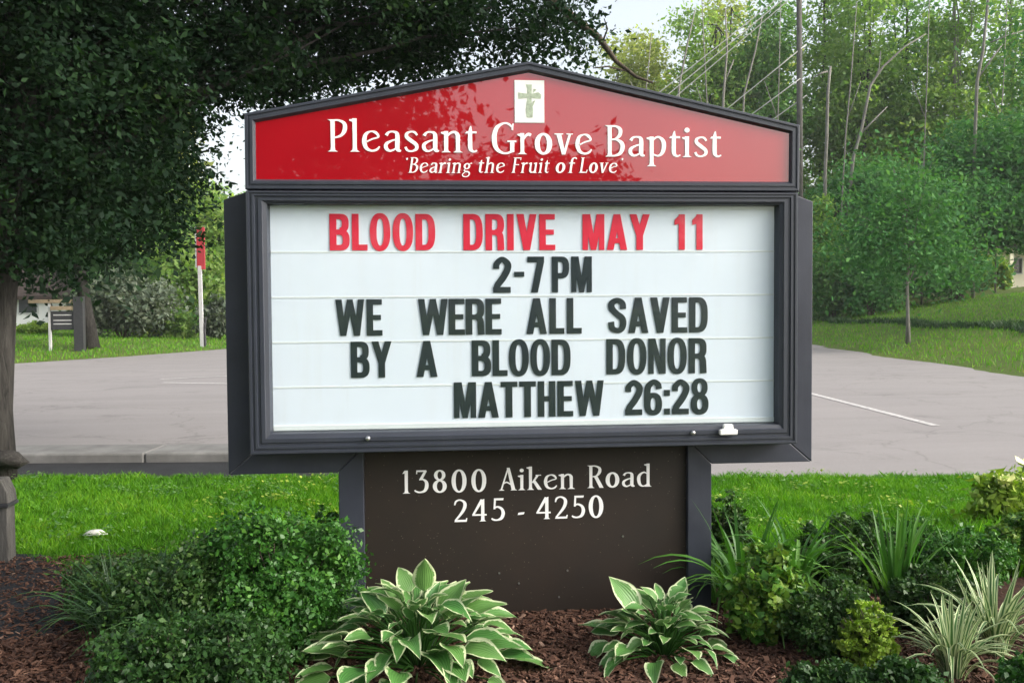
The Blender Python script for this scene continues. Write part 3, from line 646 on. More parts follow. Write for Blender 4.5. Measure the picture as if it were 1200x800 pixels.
p = at(1184, 352, 58); house('porch_house', 'cream house with porch columns at the right edge above the lawn', (p[0]+5.2, 59.5, float(gz(p[0], 58))), 0, 11, 8, 2.9, 'house_cream', porch=True)
# signboard
p = gpt(94, 411); sbd = empty('signboard', p); tag(sbd, 'dark signboard with pale lines under a tan beam by the leaning trunk', 'signboard')
s = (p.y-CAM[1])/FPX
m = MB(); m.box(-.16, -.12, -.1, .16, .12, 61*s); m.build('post', 'trim_dark', sbd, bevel=.01)
m = MB(); m.box(-1.02, -.05, -.1, -.94, .05, 56*s); m.build('post', 'post_white', sbd, bevel=.005)
m = MB(); m.box(-1.65, -.09, 54*s, .1, .09, 58*s, None); m.build('beam', 'beam_tan', sbd, bevel=.01)
m = MB(); m.box(-.92, -.10, 46*s, -.162, .02, 50.5*s); m.build('board_cap', 'beam_tan', sbd, bevel=.005)
m = MB(); m.box(-.92, -.06, 24*s, -.162, .0, 45*s); bo = m.build('board', 'trim_dark', sbd, bevel=.005)
for z in (40, 34, 30):
    m = MB(); m.box(-.84, -.066, z*s, -.24, -.0605, z*s+.035); m.build('text_line', 'post_white', bo)
# red sign on a white post
p = gpt(237, 406); rs = empty('signpost', p); tag(rs, 'tall white post carrying a narrow red sign across the road', 'sign'); s = (p.y-CAM[1])/FPX
m = MB(); m.box(-.07, -.07, -.1, .07, .07, 92*s, Matrix.Rotation(-.012, 4, 'Y')); m.build('post', 'post_white', rs, bevel=.008)
m = MB(); m.box(-.13, -.06, 88*s, .17, .06, 136*s); m.build('sign_face', 'sign_red', rs, bevel=.01)
m = MB(); m.box(-.19, -.05, 90*s, -.133, .05, 136*s); m.build('sign_edge', 'post_white', rs, bevel=.005)
m = MB(); m.tube([(.12, -.02, 0), (.1, -.02, 20*s), (.17, -.02, 34*s)], [.06, .05, .03], 7); m.build('stake', 'trim_dark', rs)
# low retaining edge near the signboard
a, b = gpt(10, 405), gpt(92, 390); m = MB()
m.poly([(a.x, a.y, a.z+.02), (b.x, b.y, b.z+.02), (b.x, b.y+.5, b.z+.05), (a.x, a.y+.5, a.z+.04)]); tag(m.build('path', 'concrete'), kind='structure')

# ------------------------------------------------------------------ weathered stump post at the left edge, white stone
p = gpt(4, 660); wp = empty('weathered_post', p); tag(wp, 'short weathered grey wooden post at the left edge of the bed', 'post'); s = (p.y-CAM[1])/FPX
m = MB(); m.box(-.07, -.05, -.1, .052, .06, 66*s); m.build('post', 'wood_weathered', wp, bevel=.008)
m = MB(); m.prism([(-.09, 70*s), (.062, 70*s), (.055, 82*s), (.02, 97*s), (-.05, 97*s), (-.09, 84*s)], -.06, .07); m.build('cap', 'wood_weathered', wp, bevel=.006)
m = MB(); m.box(-.085, -.07, 66*s, .066, .08, 70*s); m.build('collar', 'trim_dark', wp, bevel=.004)
p = gpt(112, 631); m = MB()
n1 = 9
for j, (zz, rr) in enumerate(((0, 1), (.5, .9), (.85, .5))):
    for i in range(n1):
        a = 2*pi*i/n1; q = random.Random(i*3+j).uniform(.8, 1.15); m.v.append((cos(a)*.075*rr*q, sin(a)*.045*rr*q, zz*.035))
for j in range(2):
    for i in range(n1): m.f.append((j*n1+i, j*n1+(i+1) % n1, (j+1)*n1+(i+1) % n1, (j+1)*n1+i))
m.f.append(tuple(range(2*n1, 3*n1)))
tag(m.build('stone', 'white_stone', None, (p.x, p.y, .03), smooth=True), 'small pale stone lying in the grass on the left', 'stone')

# ------------------------------------------------------------------ lettering
def cr(pts, n=6, closed=False):
    P = [np.array(p, float) for p in pts]; out = []
    m_ = len(P); rng = range(m_ if closed else m_-1)
    for i in rng:
        p0 = P[(i-1) % m_] if (closed or i > 0) else 2*P[0]-P[1]; p1 = P[i]; p2 = P[(i+1) % m_]; p3 = P[(i+2) % m_] if (closed or i < m_-2) else 2*P[-1]-P[-2]
        for k_ in range(n):
            t = k_/n; out.append(.5*((2*p1)+(-p0+p2)*t+(2*p0-5*p1+4*p2-p3)*t*t+(-p0+3*p1-3*p2+p3)*t**3))
    out.append(P[0] if closed else P[-1]); return np.array(out)
def box(x0, y0, x1, y1): return ('p', [(x0, y0), (x1, y0), (x1, y1), (x0, y1)])
def quad(*p): return ('p', list(p))
def ring(cx, cy, rx, ry, tv, th, a0=0, a1=360, e=2.3, n=28):
    o = []; i_ = []
    for k_ in range(n+1):
        a = radians(a0+(a1-a0)*k_/n); c, s_ = cos(a), sin(a); f = lambda q: math.copysign(abs(q)**(2/e), q)
        o.append((cx+rx*f(c), cy+ry*f(s_))); i_.append((cx+(rx-tv)*f(c), cy+(ry-th)*f(s_)))
    return ('s', o, i_)
def stroke(pts, n=6, bold=False):
    """pts (x,y,width)"""
    q = cr(pts, n); o = []; i_ = []
    if bold: q[:, 2] = q[:, 2]*.94
    for k_ in range(len(q)):
        d = q[min(k_+1, len(q)-1), :2]-q[max(k_-1, 0), :2]; d = d/max(1e-9, np.hypot(*d)); nn = np.array([-d[1], d[0]])*q[k_, 2]/2
        o.append(tuple(q[k_, :2]+nn)); i_.append(tuple(q[k_, :2]-nn))
    return ('s', o, i_)
st = .185; hh_ = .15
BG = {
 'B': (.54, [box(0, 0, st, 1), box(.15, .85, .29, 1), box(.15, .43, .29, .57), box(.15, 0, .29, .15), ring(.27, .735, .25, .265, st, hh_, -90, 90, 2.6), ring(.27, .285, .27, .285, st, hh_, -90, 90, 2.6)]),
 'L': (.42, [box(0, 0, st, 1), box(.15, 0, .42, .16)]),
 'O': (.56, [ring(.28, .5, .28, .52, st, hh_, 0, 360, 2.35, 40)]),
 'D': (.54, [box(0, 0, st, 1), box(.15, .85, .26, 1), box(.15, 0, .26, .15), ring(.24, .5, .30, .5, st, hh_, -90, 90, 2.7)]),
 'R': (.53, [box(0, 0, st, 1), box(.15, .85, .29, 1), box(.15, .42, .29, .56), ring(.27, .71, .25, .29, st, hh_, -90, 90, 2.6), stroke([(.34, .48, .17), (.405, .40, .18), (.42, .25, .185), (.43, 0, .185)], 4)]),
 'P': (.52, [box(0, 0, st, 1), box(.15, .85, .29, 1), box(.15, .39, .29, .54), ring(.27, .695, .25, .305, st, hh_, -90, 90, 2.6)]),
 'I': (.19, [box(0, 0, st, 1)]),
 'V': (.56, [quad((.19, 0), (.375, 0), (.20, 1), (0, 1)), quad((.19, 0), (.375, 0), (.56, 1), (.37, 1))]),
 'E': (.45, [box(0, 0, st, 1), box(.15, .85, .44, 1), box(.15, .43, .41, .57), box(.15, 0, .45, .15)]),
 'M': (.62, [box(0, 0, .155, 1), box(.465, 0, .62, 1), quad((.235, 0), (.385, 0), (.22, 1), (.03, 1)), quad((.235, 0), (.385, 0), (.59, 1), (.40, 1))]),
 'A': (.58, [quad((0, 0), (.19, 0), (.385, 1), (.195, 1)), quad((.39, 0), (.58, 0), (.385, 1), (.195, 1)), box(.13, .19, .45, .33)]),
 'Y': (.58, [quad((.20, .38), (.38, .40), (.20, 1), (0, 1)), quad((.20, .40), (.38, .38), (.58, 1), (.38, 1)), box(.195, 0, .385, .46)]),
 '1': (.30, [box(.12, 0, .30, 1), quad((0, .70), (.16, .74), (.16, 1), (0, .84))]),
 '2': (.50, [stroke([(.09, .66, .17), (.105, .80, .17), (.25, .925, .15), (.405, .80, .185), (.40, .64, .185), (.28, .42, .19), (.13, .22, .18), (.10, .12, .17)], 6), box(0, 0, .49, .16)]),
 '-': (.32, [box(.02, .44, .30, .58)]),
 '7': (.47, [box(0, .84, .47, 1), quad((.10, 0), (.29, 0), (.47, .85), (.27, .85))]),
 'S': (.52, [stroke([(.43, .68, .175), (.41, .84, .17), (.26, .925, .15), (.11, .84, .18), (.11, .70, .18), (.24, .555, .17), (.40, .42, .18), (.43, .26, .185), (.38, .12, .17), (.26, .075, .15), (.12, .14, .17), (.085, .32, .175)], 6)]),
 'W': (.82, [quad((.13, 0), (.30, 0), (.18, 1), (0, 1)), quad((.13, 0), (.30, 0), (.50, 1), (.33, 1)), quad((.52, 0), (.69, 0), (.49, 1), (.32, 1)), quad((.52, 0), (.69, 0), (.82, 1), (.64, 1))]),
 'T': (.47, [box(0, .85, .47, 1), box(.14, 0, .33, .87)]),
 'H': (.50, [box(0, 0, st, 1), box(.50-st, 0, .50, 1), box(.15, .43, .36, .58)]),
 'N': (.50, [box(0, 0, .155, 1), box(.345, 0, .50, 1), quad((.30, 0), (.47, 0), (.20, 1), (.03, 1))]),
 '6': (.52, [ring(.26, .305, .26, .325, st, hh_, 0, 360, 2.3, 36), stroke([(.43, .73, .17), (.40, .86, .17), (.27, .93, .15), (.12, .80, .18), (.09, .55, .18), (.092, .3, .18)], 5)]),
 '8': (.52, [ring(.26, .755, .235, .265, .17, .13, 0, 360, 2.2, 32), ring(.26, .28, .26, .30, st, hh_, 0, 360, 2.3, 32)]),
 ':': (.19, [box(.01, 0, .18, .17), box(.01, .53, .18, .70)]),
}
sw = .118
def stem(x, y0, y1, w_=sw, sb_=True, st_=False, flag=False):
    wa = w_*.9; o = [quad((x-w_*.62, y0), (x+w_*.62, y0), (x+wa/2, y0+.12*(y1-y0)+.03), (x-wa/2, y0+.12*(y1-y0)+.03)), quad((x-wa/2, y0+.1*(y1-y0)), (x+wa/2, y0+.1*(y1-y0)), (x+w_*.5, y1), (x-w_*.5, y1))]
    if sb_: o.append(quad((x-w_*1.15, y0), (x+w_*1.15, y0), (x+w_*.5, y0+.05), (x-w_*.5, y0+.05)))
    if st_: o.append(quad((x-w_*.5, y1-.05), (x+w_*.5, y1-.05), (x+w_*.9, y1), (x-w_*1.15, y1)))
    if flag: o.append(quad((x-w_*1.2, y1-.07), (x-.02, y1-.13), (x+w_*.45, y1), (x-w_*1.2, y1-.03)))
    return o
xh = .67
def sstroke(p): return stroke(p, 6, True)
SG = {
 'P': (.56, stem(.14, 0, 1, sb_=True, st_=True)+[sstroke([(.10, .965, .05), (.30, .975, .06), (.46, .87, .11), (.46, .66, .12), (.36, .50, .08), (.18, .43, .045)])]),
 'l': (.26, stem(.13, 0, 1.04, flag=True)),
 'e': (.54, [sstroke([(.12, .30, .05), (.30, .40, .05), (.47, .47, .06), (.40, .60, .09), (.27, xh-.03, .05), (.13, .55, .10), (.085, .33, .13), (.14, .12, .11), (.28, .035, .07), (.42, .07, .07), (.50, .17, .04)])]),
 'a': (.53, [sstroke([(.10, .52, .10), (.16, .61, .07), (.27, xh-.03, .055), (.38, .60, .10), (.405, .48, .125), (.405, .10, .125), (.50, .03, .05)]), sstroke([(.40, .40, .045), (.24, .35, .06), (.10, .25, .10), (.10, .11, .11), (.20, .035, .07), (.33, .09, .05), (.40, .17, .045)])]),
 's': (.42, [sstroke([(.37, .53, .06), (.31, .62, .07), (.20, xh-.03, .055), (.09, .58, .09), (.09, .47, .11), (.21, .355, .12), (.345, .23, .11), (.345, .10, .09), (.22, .03, .055), (.10, .06, .07), (.045, .16, .07)])]),
 'n': (.60, stem(.13, 0, xh, flag=True)+stem(.455, 0, .45)+[sstroke([(.15, .50, .05), (.25, .61, .07), (.36, .64, .08), (.445, .56, .12), (.455, .42, .125)])]),
 't': (.36, [sstroke([(.17, .84, .03), (.155, .7, .10), (.15, .5, .125), (.15, .16, .125), (.19, .06, .09), (.26, .03, .06), (.34, .07, .04)]), quad((.01, xh-.065), (.33, xh-.065), (.33, xh), (.06, xh))]),
 'G': (.72, [sstroke([(.62, .84, .06), (.50, .955, .07), (.36, .975, .06), (.18, .86, .12), (.10, .66, .14), (.085, .48, .15), (.11, .26, .14), (.20, .11, .11), (.36, .025, .065), (.50, .045, .07), (.60, .10, .09)]), quad((.54, .04), (.66, .07), (.665, .38), (.54, .38)), quad((.46, .385), (.72, .385), (.72, .43), (.46, .43)), quad((.58, .78), (.63, .75), (.65, .97), (.61, .97))]),
 'r': (.42, stem(.13, 0, xh, flag=True)+[sstroke([(.16, .46, .05), (.23, .58, .07), (.31, .635, .10), (.38, .60, .10)])]),
 'o': (.56, [ring(.28, xh/2, .255, xh/2+.012, .150, .075, 0, 360, 2.05, 32)]),
 'v': (.54, [quad((.215, 0), (.315, 0), (.19, xh), (.05, xh)), quad((.235, 0), (.315, .02), (.49, xh), (.42, xh)), quad((0, xh-.035), (.24, xh-.035), (.26, xh), (0, xh)), quad((.36, xh-.035), (.53, xh-.035), (.54, xh), (.34, xh))]),
 'B': (.60, stem(.14, 0, 1, st_=True)+[sstroke([(.10, .968, .05), (.30, .972, .06), (.435, .88, .11), (.43, .70, .11), (.32, .575, .07), (.17, .54, .045)]), sstroke([(.17, .545, .045), (.34, .54, .065), (.485, .43, .12), (.50, .25, .13), (.42, .09, .10), (.28, .03, .06), (.10, .028, .05)])]),
 'p': (.58, stem(.13, -.30, xh-.02, flag=True)+[sstroke([(.15, .52, .05), (.25, .62, .06), (.35, .635, .07), (.46, .52, .12), (.485, .34, .13), (.44, .14, .11), (.32, .035, .06), (.15, .09, .05)])]),
 'i': (.28, stem(.13, 0, xh, flag=True)+[ring(.13, .87, .075, .08, .074, .079, 0, 360, 2, 16)]),
 'g': (.56, [ring(.25, .45, .20, .20, .115, .065, 0, 360, 2.05, 26), sstroke([(.17, .27, .04), (.12, .18, .06), (.20, .11, .08), (.36, .085, .09), (.46, -.02, .09), (.42, -.17, .07), (.26, -.24, .055), (.09, -.19, .07), (.06, -.07, .06), (.17, .06, .05)]), sstroke([(.38, .58, .04), (.46, .64, .05), (.54, .63, .06)])]),
 'h': (.60, stem(.13, 0, 1.03, flag=True)+stem(.455, 0, .45)+[sstroke([(.15, .50, .05), (.25, .61, .07), (.36, .64, .08), (.445, .56, .12), (.455, .42, .125)])]),
 'F': (.52, stem(.14, 0, 1, st_=True)+[quad((.14, .94), (.50, .94), (.50, 1), (.14, 1)), quad((.14, .50), (.42, .50), (.42, .56), (.14, .56)), quad((.46, .82), (.50, .82), (.51, 1), (.46, 1))]),
 'u': (.60, stem(.13, .22, xh, flag=True, sb_=False)+stem(.45, 0, xh, flag=True, sb_=True)+[sstroke([(.13, .26, .125), (.145, .12, .12), (.23, .035, .08), (.34, .06, .06), (.44, .17, .045)])]),
 'f': (.36, stem(.14, 0, .85)+[sstroke([(.14, .80, .12), (.17, .93, .10), (.25, .99, .07), (.34, .97, .08), (.37, .90, .06)]), quad((.0, xh-.06), (.32, xh-.06), (.32, xh), (.03, xh))]),
 'L': (.52, stem(.14, 0, 1, st_=True)+[quad((.08, 0), (.48, 0), (.48, .06), (.08, .06)), quad((.44, 0), (.49, 0), (.51, .20), (.47, .20))]),
 "'": (.18, [ring(.09, .90, .055, .07, .054, .069, 0, 360, 2, 14)]),
 '1': (.34, stem(.19, 0, 1.0)+[quad((.05, .86), (.14, .88), (.25, 1.0), (.13, 1.0))]),
 '3': (.54, [quad((.10, .93), (.47, .93), (.45, 1), (.12, 1)), quad((.09, .84), (.13, .84), (.14, 1), (.10, 1)), quad((.20, .60), (.30, .56), (.47, .95), (.37, .95)), sstroke([(.20, .585, .05), (.33, .60, .07), (.45, .48, .12), (.46, .26, .14), (.38, .09, .11), (.22, .035, .07), (.10, .07, .07), (.03, .13, .05)])]),
 '8': (.56, [ring(.28, .765, .205, .235, .125, .07, 0, 360, 2, 28), ring(.28, .28, .25, .29, .145, .075, 0, 360, 2, 28)]),
 '0': (.60, [ring(.30, .49, .27, .51, .150, .075, 0, 360, 2.05, 32)]),
 '2': (.54, [sstroke([(.06, .74, .05), (.11, .90, .08), (.25, .965, .065), (.40, .87, .11), (.43, .70, .13), (.36, .48, .12), (.22, .25, .09), (.08, .06, .06)]), quad((.04, 0), (.48, 0), (.49, .085), (.08, .085)), quad((.44, .02), (.49, .0), (.51, .16), (.47, .16))]),
 '4': (.56, [quad((.34, 0), (.46, 0), (.46, .99), (.34, .93)), quad((.02, .30), (.10, .30), (.44, .94), (.33, .98)), quad((.02, .25), (.54, .25), (.54, .32), (.02, .32)), quad((.28, 0), (.52, 0), (.46, .05), (.34, .05))]),
 '5': (.52, [quad((.12, .91), (.45, .91), (.47, 1), (.12, 1)), quad((.10, .52), (.17, .52), (.19, .94), (.12, .94)), sstroke([(.11, .56, .05), (.25, .62, .08), (.40, .52, .11), (.45, .32, .13), (.38, .11, .12), (.22, .035, .07), (.09, .06, .08), (.03, .12, .05)])]),
 '-': (.36, [quad((.03, .30), (.30, .33), (.33, .42), (.06, .40))]),
 'A': (.66, [quad((.04, 0), (.10, 0), (.36, .99), (.29, .93)), quad((.46, 0), (.60, 0), (.39, 1.0), (.28, 1.0)), sstroke([(.16, .30, .04), (.28, .36, .06), (.44, .25, .05)]), quad((-.01, 0), (.19, 0), (.14, .045), (.03, .045)), quad((.42, 0), (.66, 0), (.60, .045), (.46, .045))]),
 'k': (.56, stem(.13, 0, 1.03, flag=True)+[quad((.17, .31), (.24, .31), (.46, .66), (.36, .66)), quad((.40, 0), (.55, 0), (.31, .42), (.21, .36)), quad((.32, .625), (.52, .625), (.52, .66), (.32, .66))]),
 'R': (.62, stem(.14, 0, 1, st_=True)+[sstroke([(.10, .968, .05), (.30, .972, .06), (.46, .87, .11), (.455, .68, .12), (.34, .53, .07), (.20, .50, .05)]), quad((.46, 0), (.61, 0), (.38, .52), (.25, .50))]),
 'd': (.58, stem(.435, 0, 1.03, flag=True)+[sstroke([(.42, .56, .05), (.31, .64, .06), (.20, .61, .08), (.10, .48, .12), (.085, .30, .13), (.13, .11, .11), (.23, .03, .06), (.34, .06, .05), (.43, .14, .05)])]),
}
cache = {}
def glyph_mesh(font, ch, size, mat, shear=0, th=.0016, wscale=1.0):
    key = (font is BG, ch, round(size, 4), mat, shear, wscale)
    if key in cache: return cache[key]
    m = MB()
    for i, pc in enumerate(font[ch][1]):
        y0 = -th-i*.0002; y1 = .0
        T = lambda p: ((p[0]*wscale+p[1]*shear)*size, p[1]*size)
        if pc[0] == 'p':
            P = [T(p) for p in pc[1]]; m.prism(P, y0, y1)
        else:
            o = [T(p) for p in pc[1]]; q = [T(p) for p in pc[2]]; b = len(m.v); n = len(o)
            for y_ in (y0, y1):
                m.v += [(x, y_, z) for x, z in o]+[(x, y_, z) for x, z in q]
            for k_ in range(n-1):
                m.f.append((b+k_, b+k_+1, b+n+k_+1, b+n+k_))
                m.f.append((b+k_, b+k_+1, b+2*n+k_+1, b+2*n+k_)); m.f.append((b+n+k_, b+n+k_+1, b+3*n+k_+1, b+3*n+k_))
    me = m.mesh('letter', mat); cache[key] = me; return me
def word(font, text, x0, x1, zbase, size, mat, parent, y, shear=0, gap=.08, slope=0, wscale=1.0, desc=''):
    """fit text between x0 and x1"""
    adv = [(font[c][0] if c != ' ' else .34)*wscale for c in text]; tot = sum(adv); nn = len(text)-1
    g_ = ((x1-x0)/size-tot)/max(1, nn); x = x0
    if font is SG and nn and g_ > .055:
        sc = min(1.22, ((x1-x0)/size-nn*.05)/tot); wscale *= sc; adv = [a*sc for a in adv]; g_ = ((x1-x0)/size-tot*sc)/nn
    if nn and g_ < .02:      # condense the glyphs when the slot is narrow
        sc = ((x1-x0)/size-nn*.06)/tot; wscale *= sc; adv = [a*sc for a in adv]; g_ = .06
    for c, a in zip(text, adv):
        if c != ' ':
            me = glyph_mesh(font, c, size, mat, shear, wscale=round(wscale, 3)); o = link('letter', me, parent, (x, y, zbase+slope*(x-x0)))
            if desc: o['label'] = desc % c
        x += (a+g_)*size

# ------------------------------------------------------------------ the church sign
SIGN = empty('church_sign', (0, 0, 0)); tag(SIGN, 'dark framed church marquee sign with red header and white letter board on a brown base', 'church sign')
def mitred(poly, prof, name, mat, parent, closed_back=True):
    """poly (x,z) ccw; prof list of (inset, y): loops joined in order"""
    n = len(poly); P = [np.array(p, float) for p in poly]
    def inset(d):
        out = []
        for i in range(n):
            a, b, c = P[i-1], P[i], P[(i+1) % n]; u = (b-a)/np.hypot(*(b-a)); v_ = (c-b)/np.hypot(*(c-b)); nu = np.array([-u[1], u[0]]); nv = np.array([-v_[1], v_[0]])
            mdir = nu+nv; mdir /= np.hypot(*mdir); out.append(b+mdir*d/max(.2, mdir.dot(nu)))
        return out
    m = MB()
    for d, y_ in prof: m.v += [(q[0], y_, q[1]) for q in inset(d)]
    for j in range(len(prof)-1):
        for i in range(n): k_ = (i+1) % n; m.f.append((j*n+i, j*n+k_, (j+1)*n+k_, (j+1)*n+i))
    return m.build(name, mat, parent)
# header
hp = [(-1.306, 2.078), (1.314, 2.078), (1.316, 2.395), (.006, 2.677), (-1.304, 2.422)]
mitred(hp, [(0, .16), (0, -.012), (.004, -.016), (.012, -.016), (.014, -.010), (.022, -.010), (.024, -.016), (.036, -.016), (.040, -.010), (.048, .006), (.050, .03)], 'header_frame', 'frame_paint', SIGN)
m = MB(); m.prism([(-1.27, 2.11), (1.28, 2.11), (1.28, 2.372), (.005, 2.642), (-1.27, 2.396)], .004, .02); HP = m.build('header_panel', 'red_panel', SIGN)
def xz(px, py): q = at(px, py, 0); return q[0], q[2]
def hx(px, py): return xz(px, py)[0]
HY = .003
def line(font, words, py, size, mat, parent, y, shear=0, slope=0, desc=''):
    for t, a, b in words:
        x0, z0 = xz(a, py); word(font, t, x0, hx(b, py), z0, size, mat, parent, y, shear, desc=desc)
s_px = .00409
line(SG, [('Pleasant', 384, 560)], 177.6, 36*s_px, 'vinyl_white', HP, HY)
line(SG, [('Grove', 576, 695)], 180.5, 36*s_px, 'vinyl_white', HP, HY)
line(SG, [('Baptist', 709, 846)], 183.5, 36*s_px, 'vinyl_white', HP, HY)
line(SG, [("'", 473, 477)], 202.5, 17.5*s_px, 'vinyl_white', HP, HY, .16)
line(SG, [('Bearing', 478, 552), ('the', 559, 591), ('Fruit', 599, 643), ('of', 650, 673), ('Love', 678, 723)], 202.5, 17.5*s_px, 'vinyl_white', HP, HY, .16)
line(SG, [("'", 725.5, 730)], 202.5, 17.5*s_px, 'vinyl_white', HP, HY, .16)
# emblem plate with cross
x0, z1 = xz(603, 94); x1, z0 = xz(638, 144)
m = MB(); m.prism([(x0, z0), (x1, z0), (x1, z1), (x0, z1)], .001, .0035); m.build('emblem_plate', 'logo_white', HP)
cx = (x0+x1)/2; W_ = x1-x0; H_ = z1-z0; m = MB()
def E(u, v_): return (x0+u*W_, z0+v_*H_)
for i, P in enumerate([[E(.40, .12), E(.60, .12), E(.62, .30), E(.57, .50), E(.41, .50), E(.37, .30)], [E(.42, .50), E(.57, .50), E(.57, .64), E(.42, .64)], [E(.42, .64), E(.57, .64), E(.58, .90), E(.38, .90), E(.43, .80)],
                       [E(.12, .56), E(.42, .58), E(.42, .68), E(.12, .71)], [E(.57, .58), E(.88, .57), E(.90, .66), E(.80, .72), E(.57, .68)], [E(.60, .50), E(.70, .53), E(.58, .34)][::-1], [E(.62, .70), E(.74, .78), E(.64, .80)]]):
    m.prism(P, .0003-i*.0001, .001)
m.build('cross', 'cross_green', HP)

# letter board door
dp = [(-1.297, .861), (1.292, .861), (1.292, 2.066), (-1.297, 2.066)]
prof = [(0, .15), (0, -.052), (.004, -.058), (.014, -.058), (.016, -.052), (.024, -.052), (.026, -.058), (.036, -.058), (.039, -.050), (.050, -.050), (.053, -.056), (.070, -.056), (.074, -.050), (.090, -.044), (.094, -.012), (.096, .02)]
dq = [(-1.2, .96), (1.199, .96), (1.199, 2.006), (-1.2, 2.006)]; m = MB()
for d_, y_ in prof:
    f_ = d_/.096; m.v += [(a[0]+(b[0]-a[0])*f_, y_, a[1]+(b[1]-a[1])*f_) for a, b in zip(dp, dq)]
for j in range(len(prof)-1):
    for i in range(4): k_ = (i+1) % 4; m.f.append((j*4+i, j*4+k_, (j+1)*4+k_, (j+1)*4+i))
DF = m.build('door_frame', 'frame_paint', SIGN)
def screw(px, py):
    x, z = xz(px, py); m = MB(); m.tube([(x, -.048, z), (x, -.066, z), (x, -.070, z)], [.012, .011, .006], 12); m.build('screw', 'screw_metal', DF, smooth=True)
screw(432, 511.5); screw(808, 505)
x, z = xz(848, 502); m = MB(); m.prism([(x-.043, z-.020), (x+.043, z-.020), (x+.043, z+.004), (x+.03, z+.008), (x-.03, z+.008), (x-.043, z+.004)], -.082, -.056); m.build('lock', 'lock_white', DF, bevel=.004)
m = MB(); m.prism([(x-.026, z+.006), (x+.026, z+.006), (x+.022, z+.030), (x-.022, z+.030)], -.076, -.056); m.build('lock_hasp', 'lock_white', DF, bevel=.003)
m = MB(); m.box(-1.22, .012, .945, 1.22, .03, 2.02); PN = m.build('message_panel', 'white_panel', SIGN)
rows = [(293.0, 293.5), (344.0, 343.5), (394.5, 393.0), (444.5, 441)]
for i in range(4):
    z = .96+.2092*(4-i)-.006
    m = MB(); m.box(-1.2, .0098, z-.004, 1.2, .0118, z+.004); m.build('track', 'track_clear', PN, bevel=.0008)
m = MB(); m.box(-1.2, .006, .962, 1.2, .0118, .985); m.build('track', 'track_clear', PN, bevel=.0015)
m = MB(); m.poly([(-1.208, -.010, .952), (1.206, -.010, .952), (1.206, -.010, 2.012), (-1.208, -.010, 2.012)]); m.build('clear_pane', 'clear_pane', SIGN)
LY = .0098; ls = .170
def brow(words, zi, mat, d):
    for t, a, b, py in words:
        x0 = hx(a, py); x1 = hx(b, py); word(BG, t, x0, x1, zi, ls, mat, PN, LY, desc=d)
def zrow(px, py): return xz(px, py)[1]
brow([('BLOOD', 386, 510, 272), ('DRIVE', 543, 651, 272), ('MAY', 683, 762, 272), ('11', 791, 824, 272)], zrow(600, 293), 'letter_red', 'red changeable letter %s')
brow([('2-7', 578, 638, 323), ('PM', 647, 694, 323)], zrow(635, 342.6), 'letter_black', 'black changeable letter %s')
brow([('WE', 393, 448, 372), ('WERE', 490, 588, 372), ('ALL', 617, 682, 372), ('SAVED', 713, 830, 372)], zrow(610, 391.5), 'letter_black', 'black changeable letter %s')
brow([('BY', 411, 459, 422), ('A', 488, 513, 422), ('BLOOD', 553, 669, 421), ('DONOR', 711, 829, 420)], zrow(620, 440), 'letter_black', 'black changeable letter %s')
brow([('MATTHEW', 532, 708, 469), ('26:28', 733, 831, 467)], zrow(680, 487.5), 'letter_black', 'black changeable letter %s')
# body, cladding boards with mitred corners
m = MB(); m.box(-1.27, .05, .875, 1.27, .30, 2.07); m.build('cabinet', 'trim_dark', SIGN)
CY = .085; CB = .34; K = 1+(CY)/4.43
def cl(poly, name='cladding_board'):
    m = MB(); m.prism(poly, CY, CB); return m.build(name, 'cladding_paint', SIGN, bevel=.004)
ob = 1.425; ib = 1.285; zb = .748; zt_o = 2.04; zt_i = 2.09; zi = .868; po = .912; pi_ = .792
cl([(-ob, zb), (-ib, zi), (-ib, zt_i), (-ob, zt_o)]); cl([(ib, zi), (ob, zb), (ob, zt_o), (ib, zt_i)])
g = .002
cl([(-ob+g*2, zb), (-po-g, zb), (-pi_-g, zi), (-ib+g, zi)]); cl([(po+g, zb), (ob-g*2, zb), (ib-g, zi), (pi_+g, zi)])
cl([(-po, -.05), (-pi_, -.05), (-pi_, zi-.001), (-po, zb-.001)], 'post'); cl([(pi_, -.05), (po, -.05), (po, zb-.001), (pi_, zi-.001)], 'post')
m = MB(); m.box(-pi_+.001, .115, -.05, pi_-.001, .14, .874); SK = m.build('skirt_panel', 'skirt_brown', SIGN)
def xzs(px, py): q = at(px, py, .114); return q[0], q[2]
def sline(words, size, mat):
    for t, a, b, py in words:
        x0, z0 = xzs(a, py); x1, z1 = xzs(b, py); word(SG, t, x0, x1, z0, size, mat, SK, .1148)
sc = .00419
sline([('13800', 470, 571, 578), ('Aiken', 585, 674, 574.5), ('Road', 688, 764, 571.5)], 26.5*sc, 'vinyl_white')
sline([('245', 531, 592, 611.3), ('-', 606, 615, 611), ('4250', 628, 708, 608)], 26.5*sc, 'vinyl_white')
for px, py in ((730, 628), (585, 671), (665, 668), (608, 683), (655, 699)):
    x, z = xzs(px, py); m = MB(); m.tube([(x, .116, z), (x, .1115, z)], .005, 8); m.build('screw', 'screw_metal', SK)
for px, py in ((804, 530), (804, 545), (427, 537)):
    x, z = xzs(px, py); m = MB(); m.tube([(x, .116, z), (x, .1115, z)], .006, 8); m.build('screw', 'trim_dark', SK)

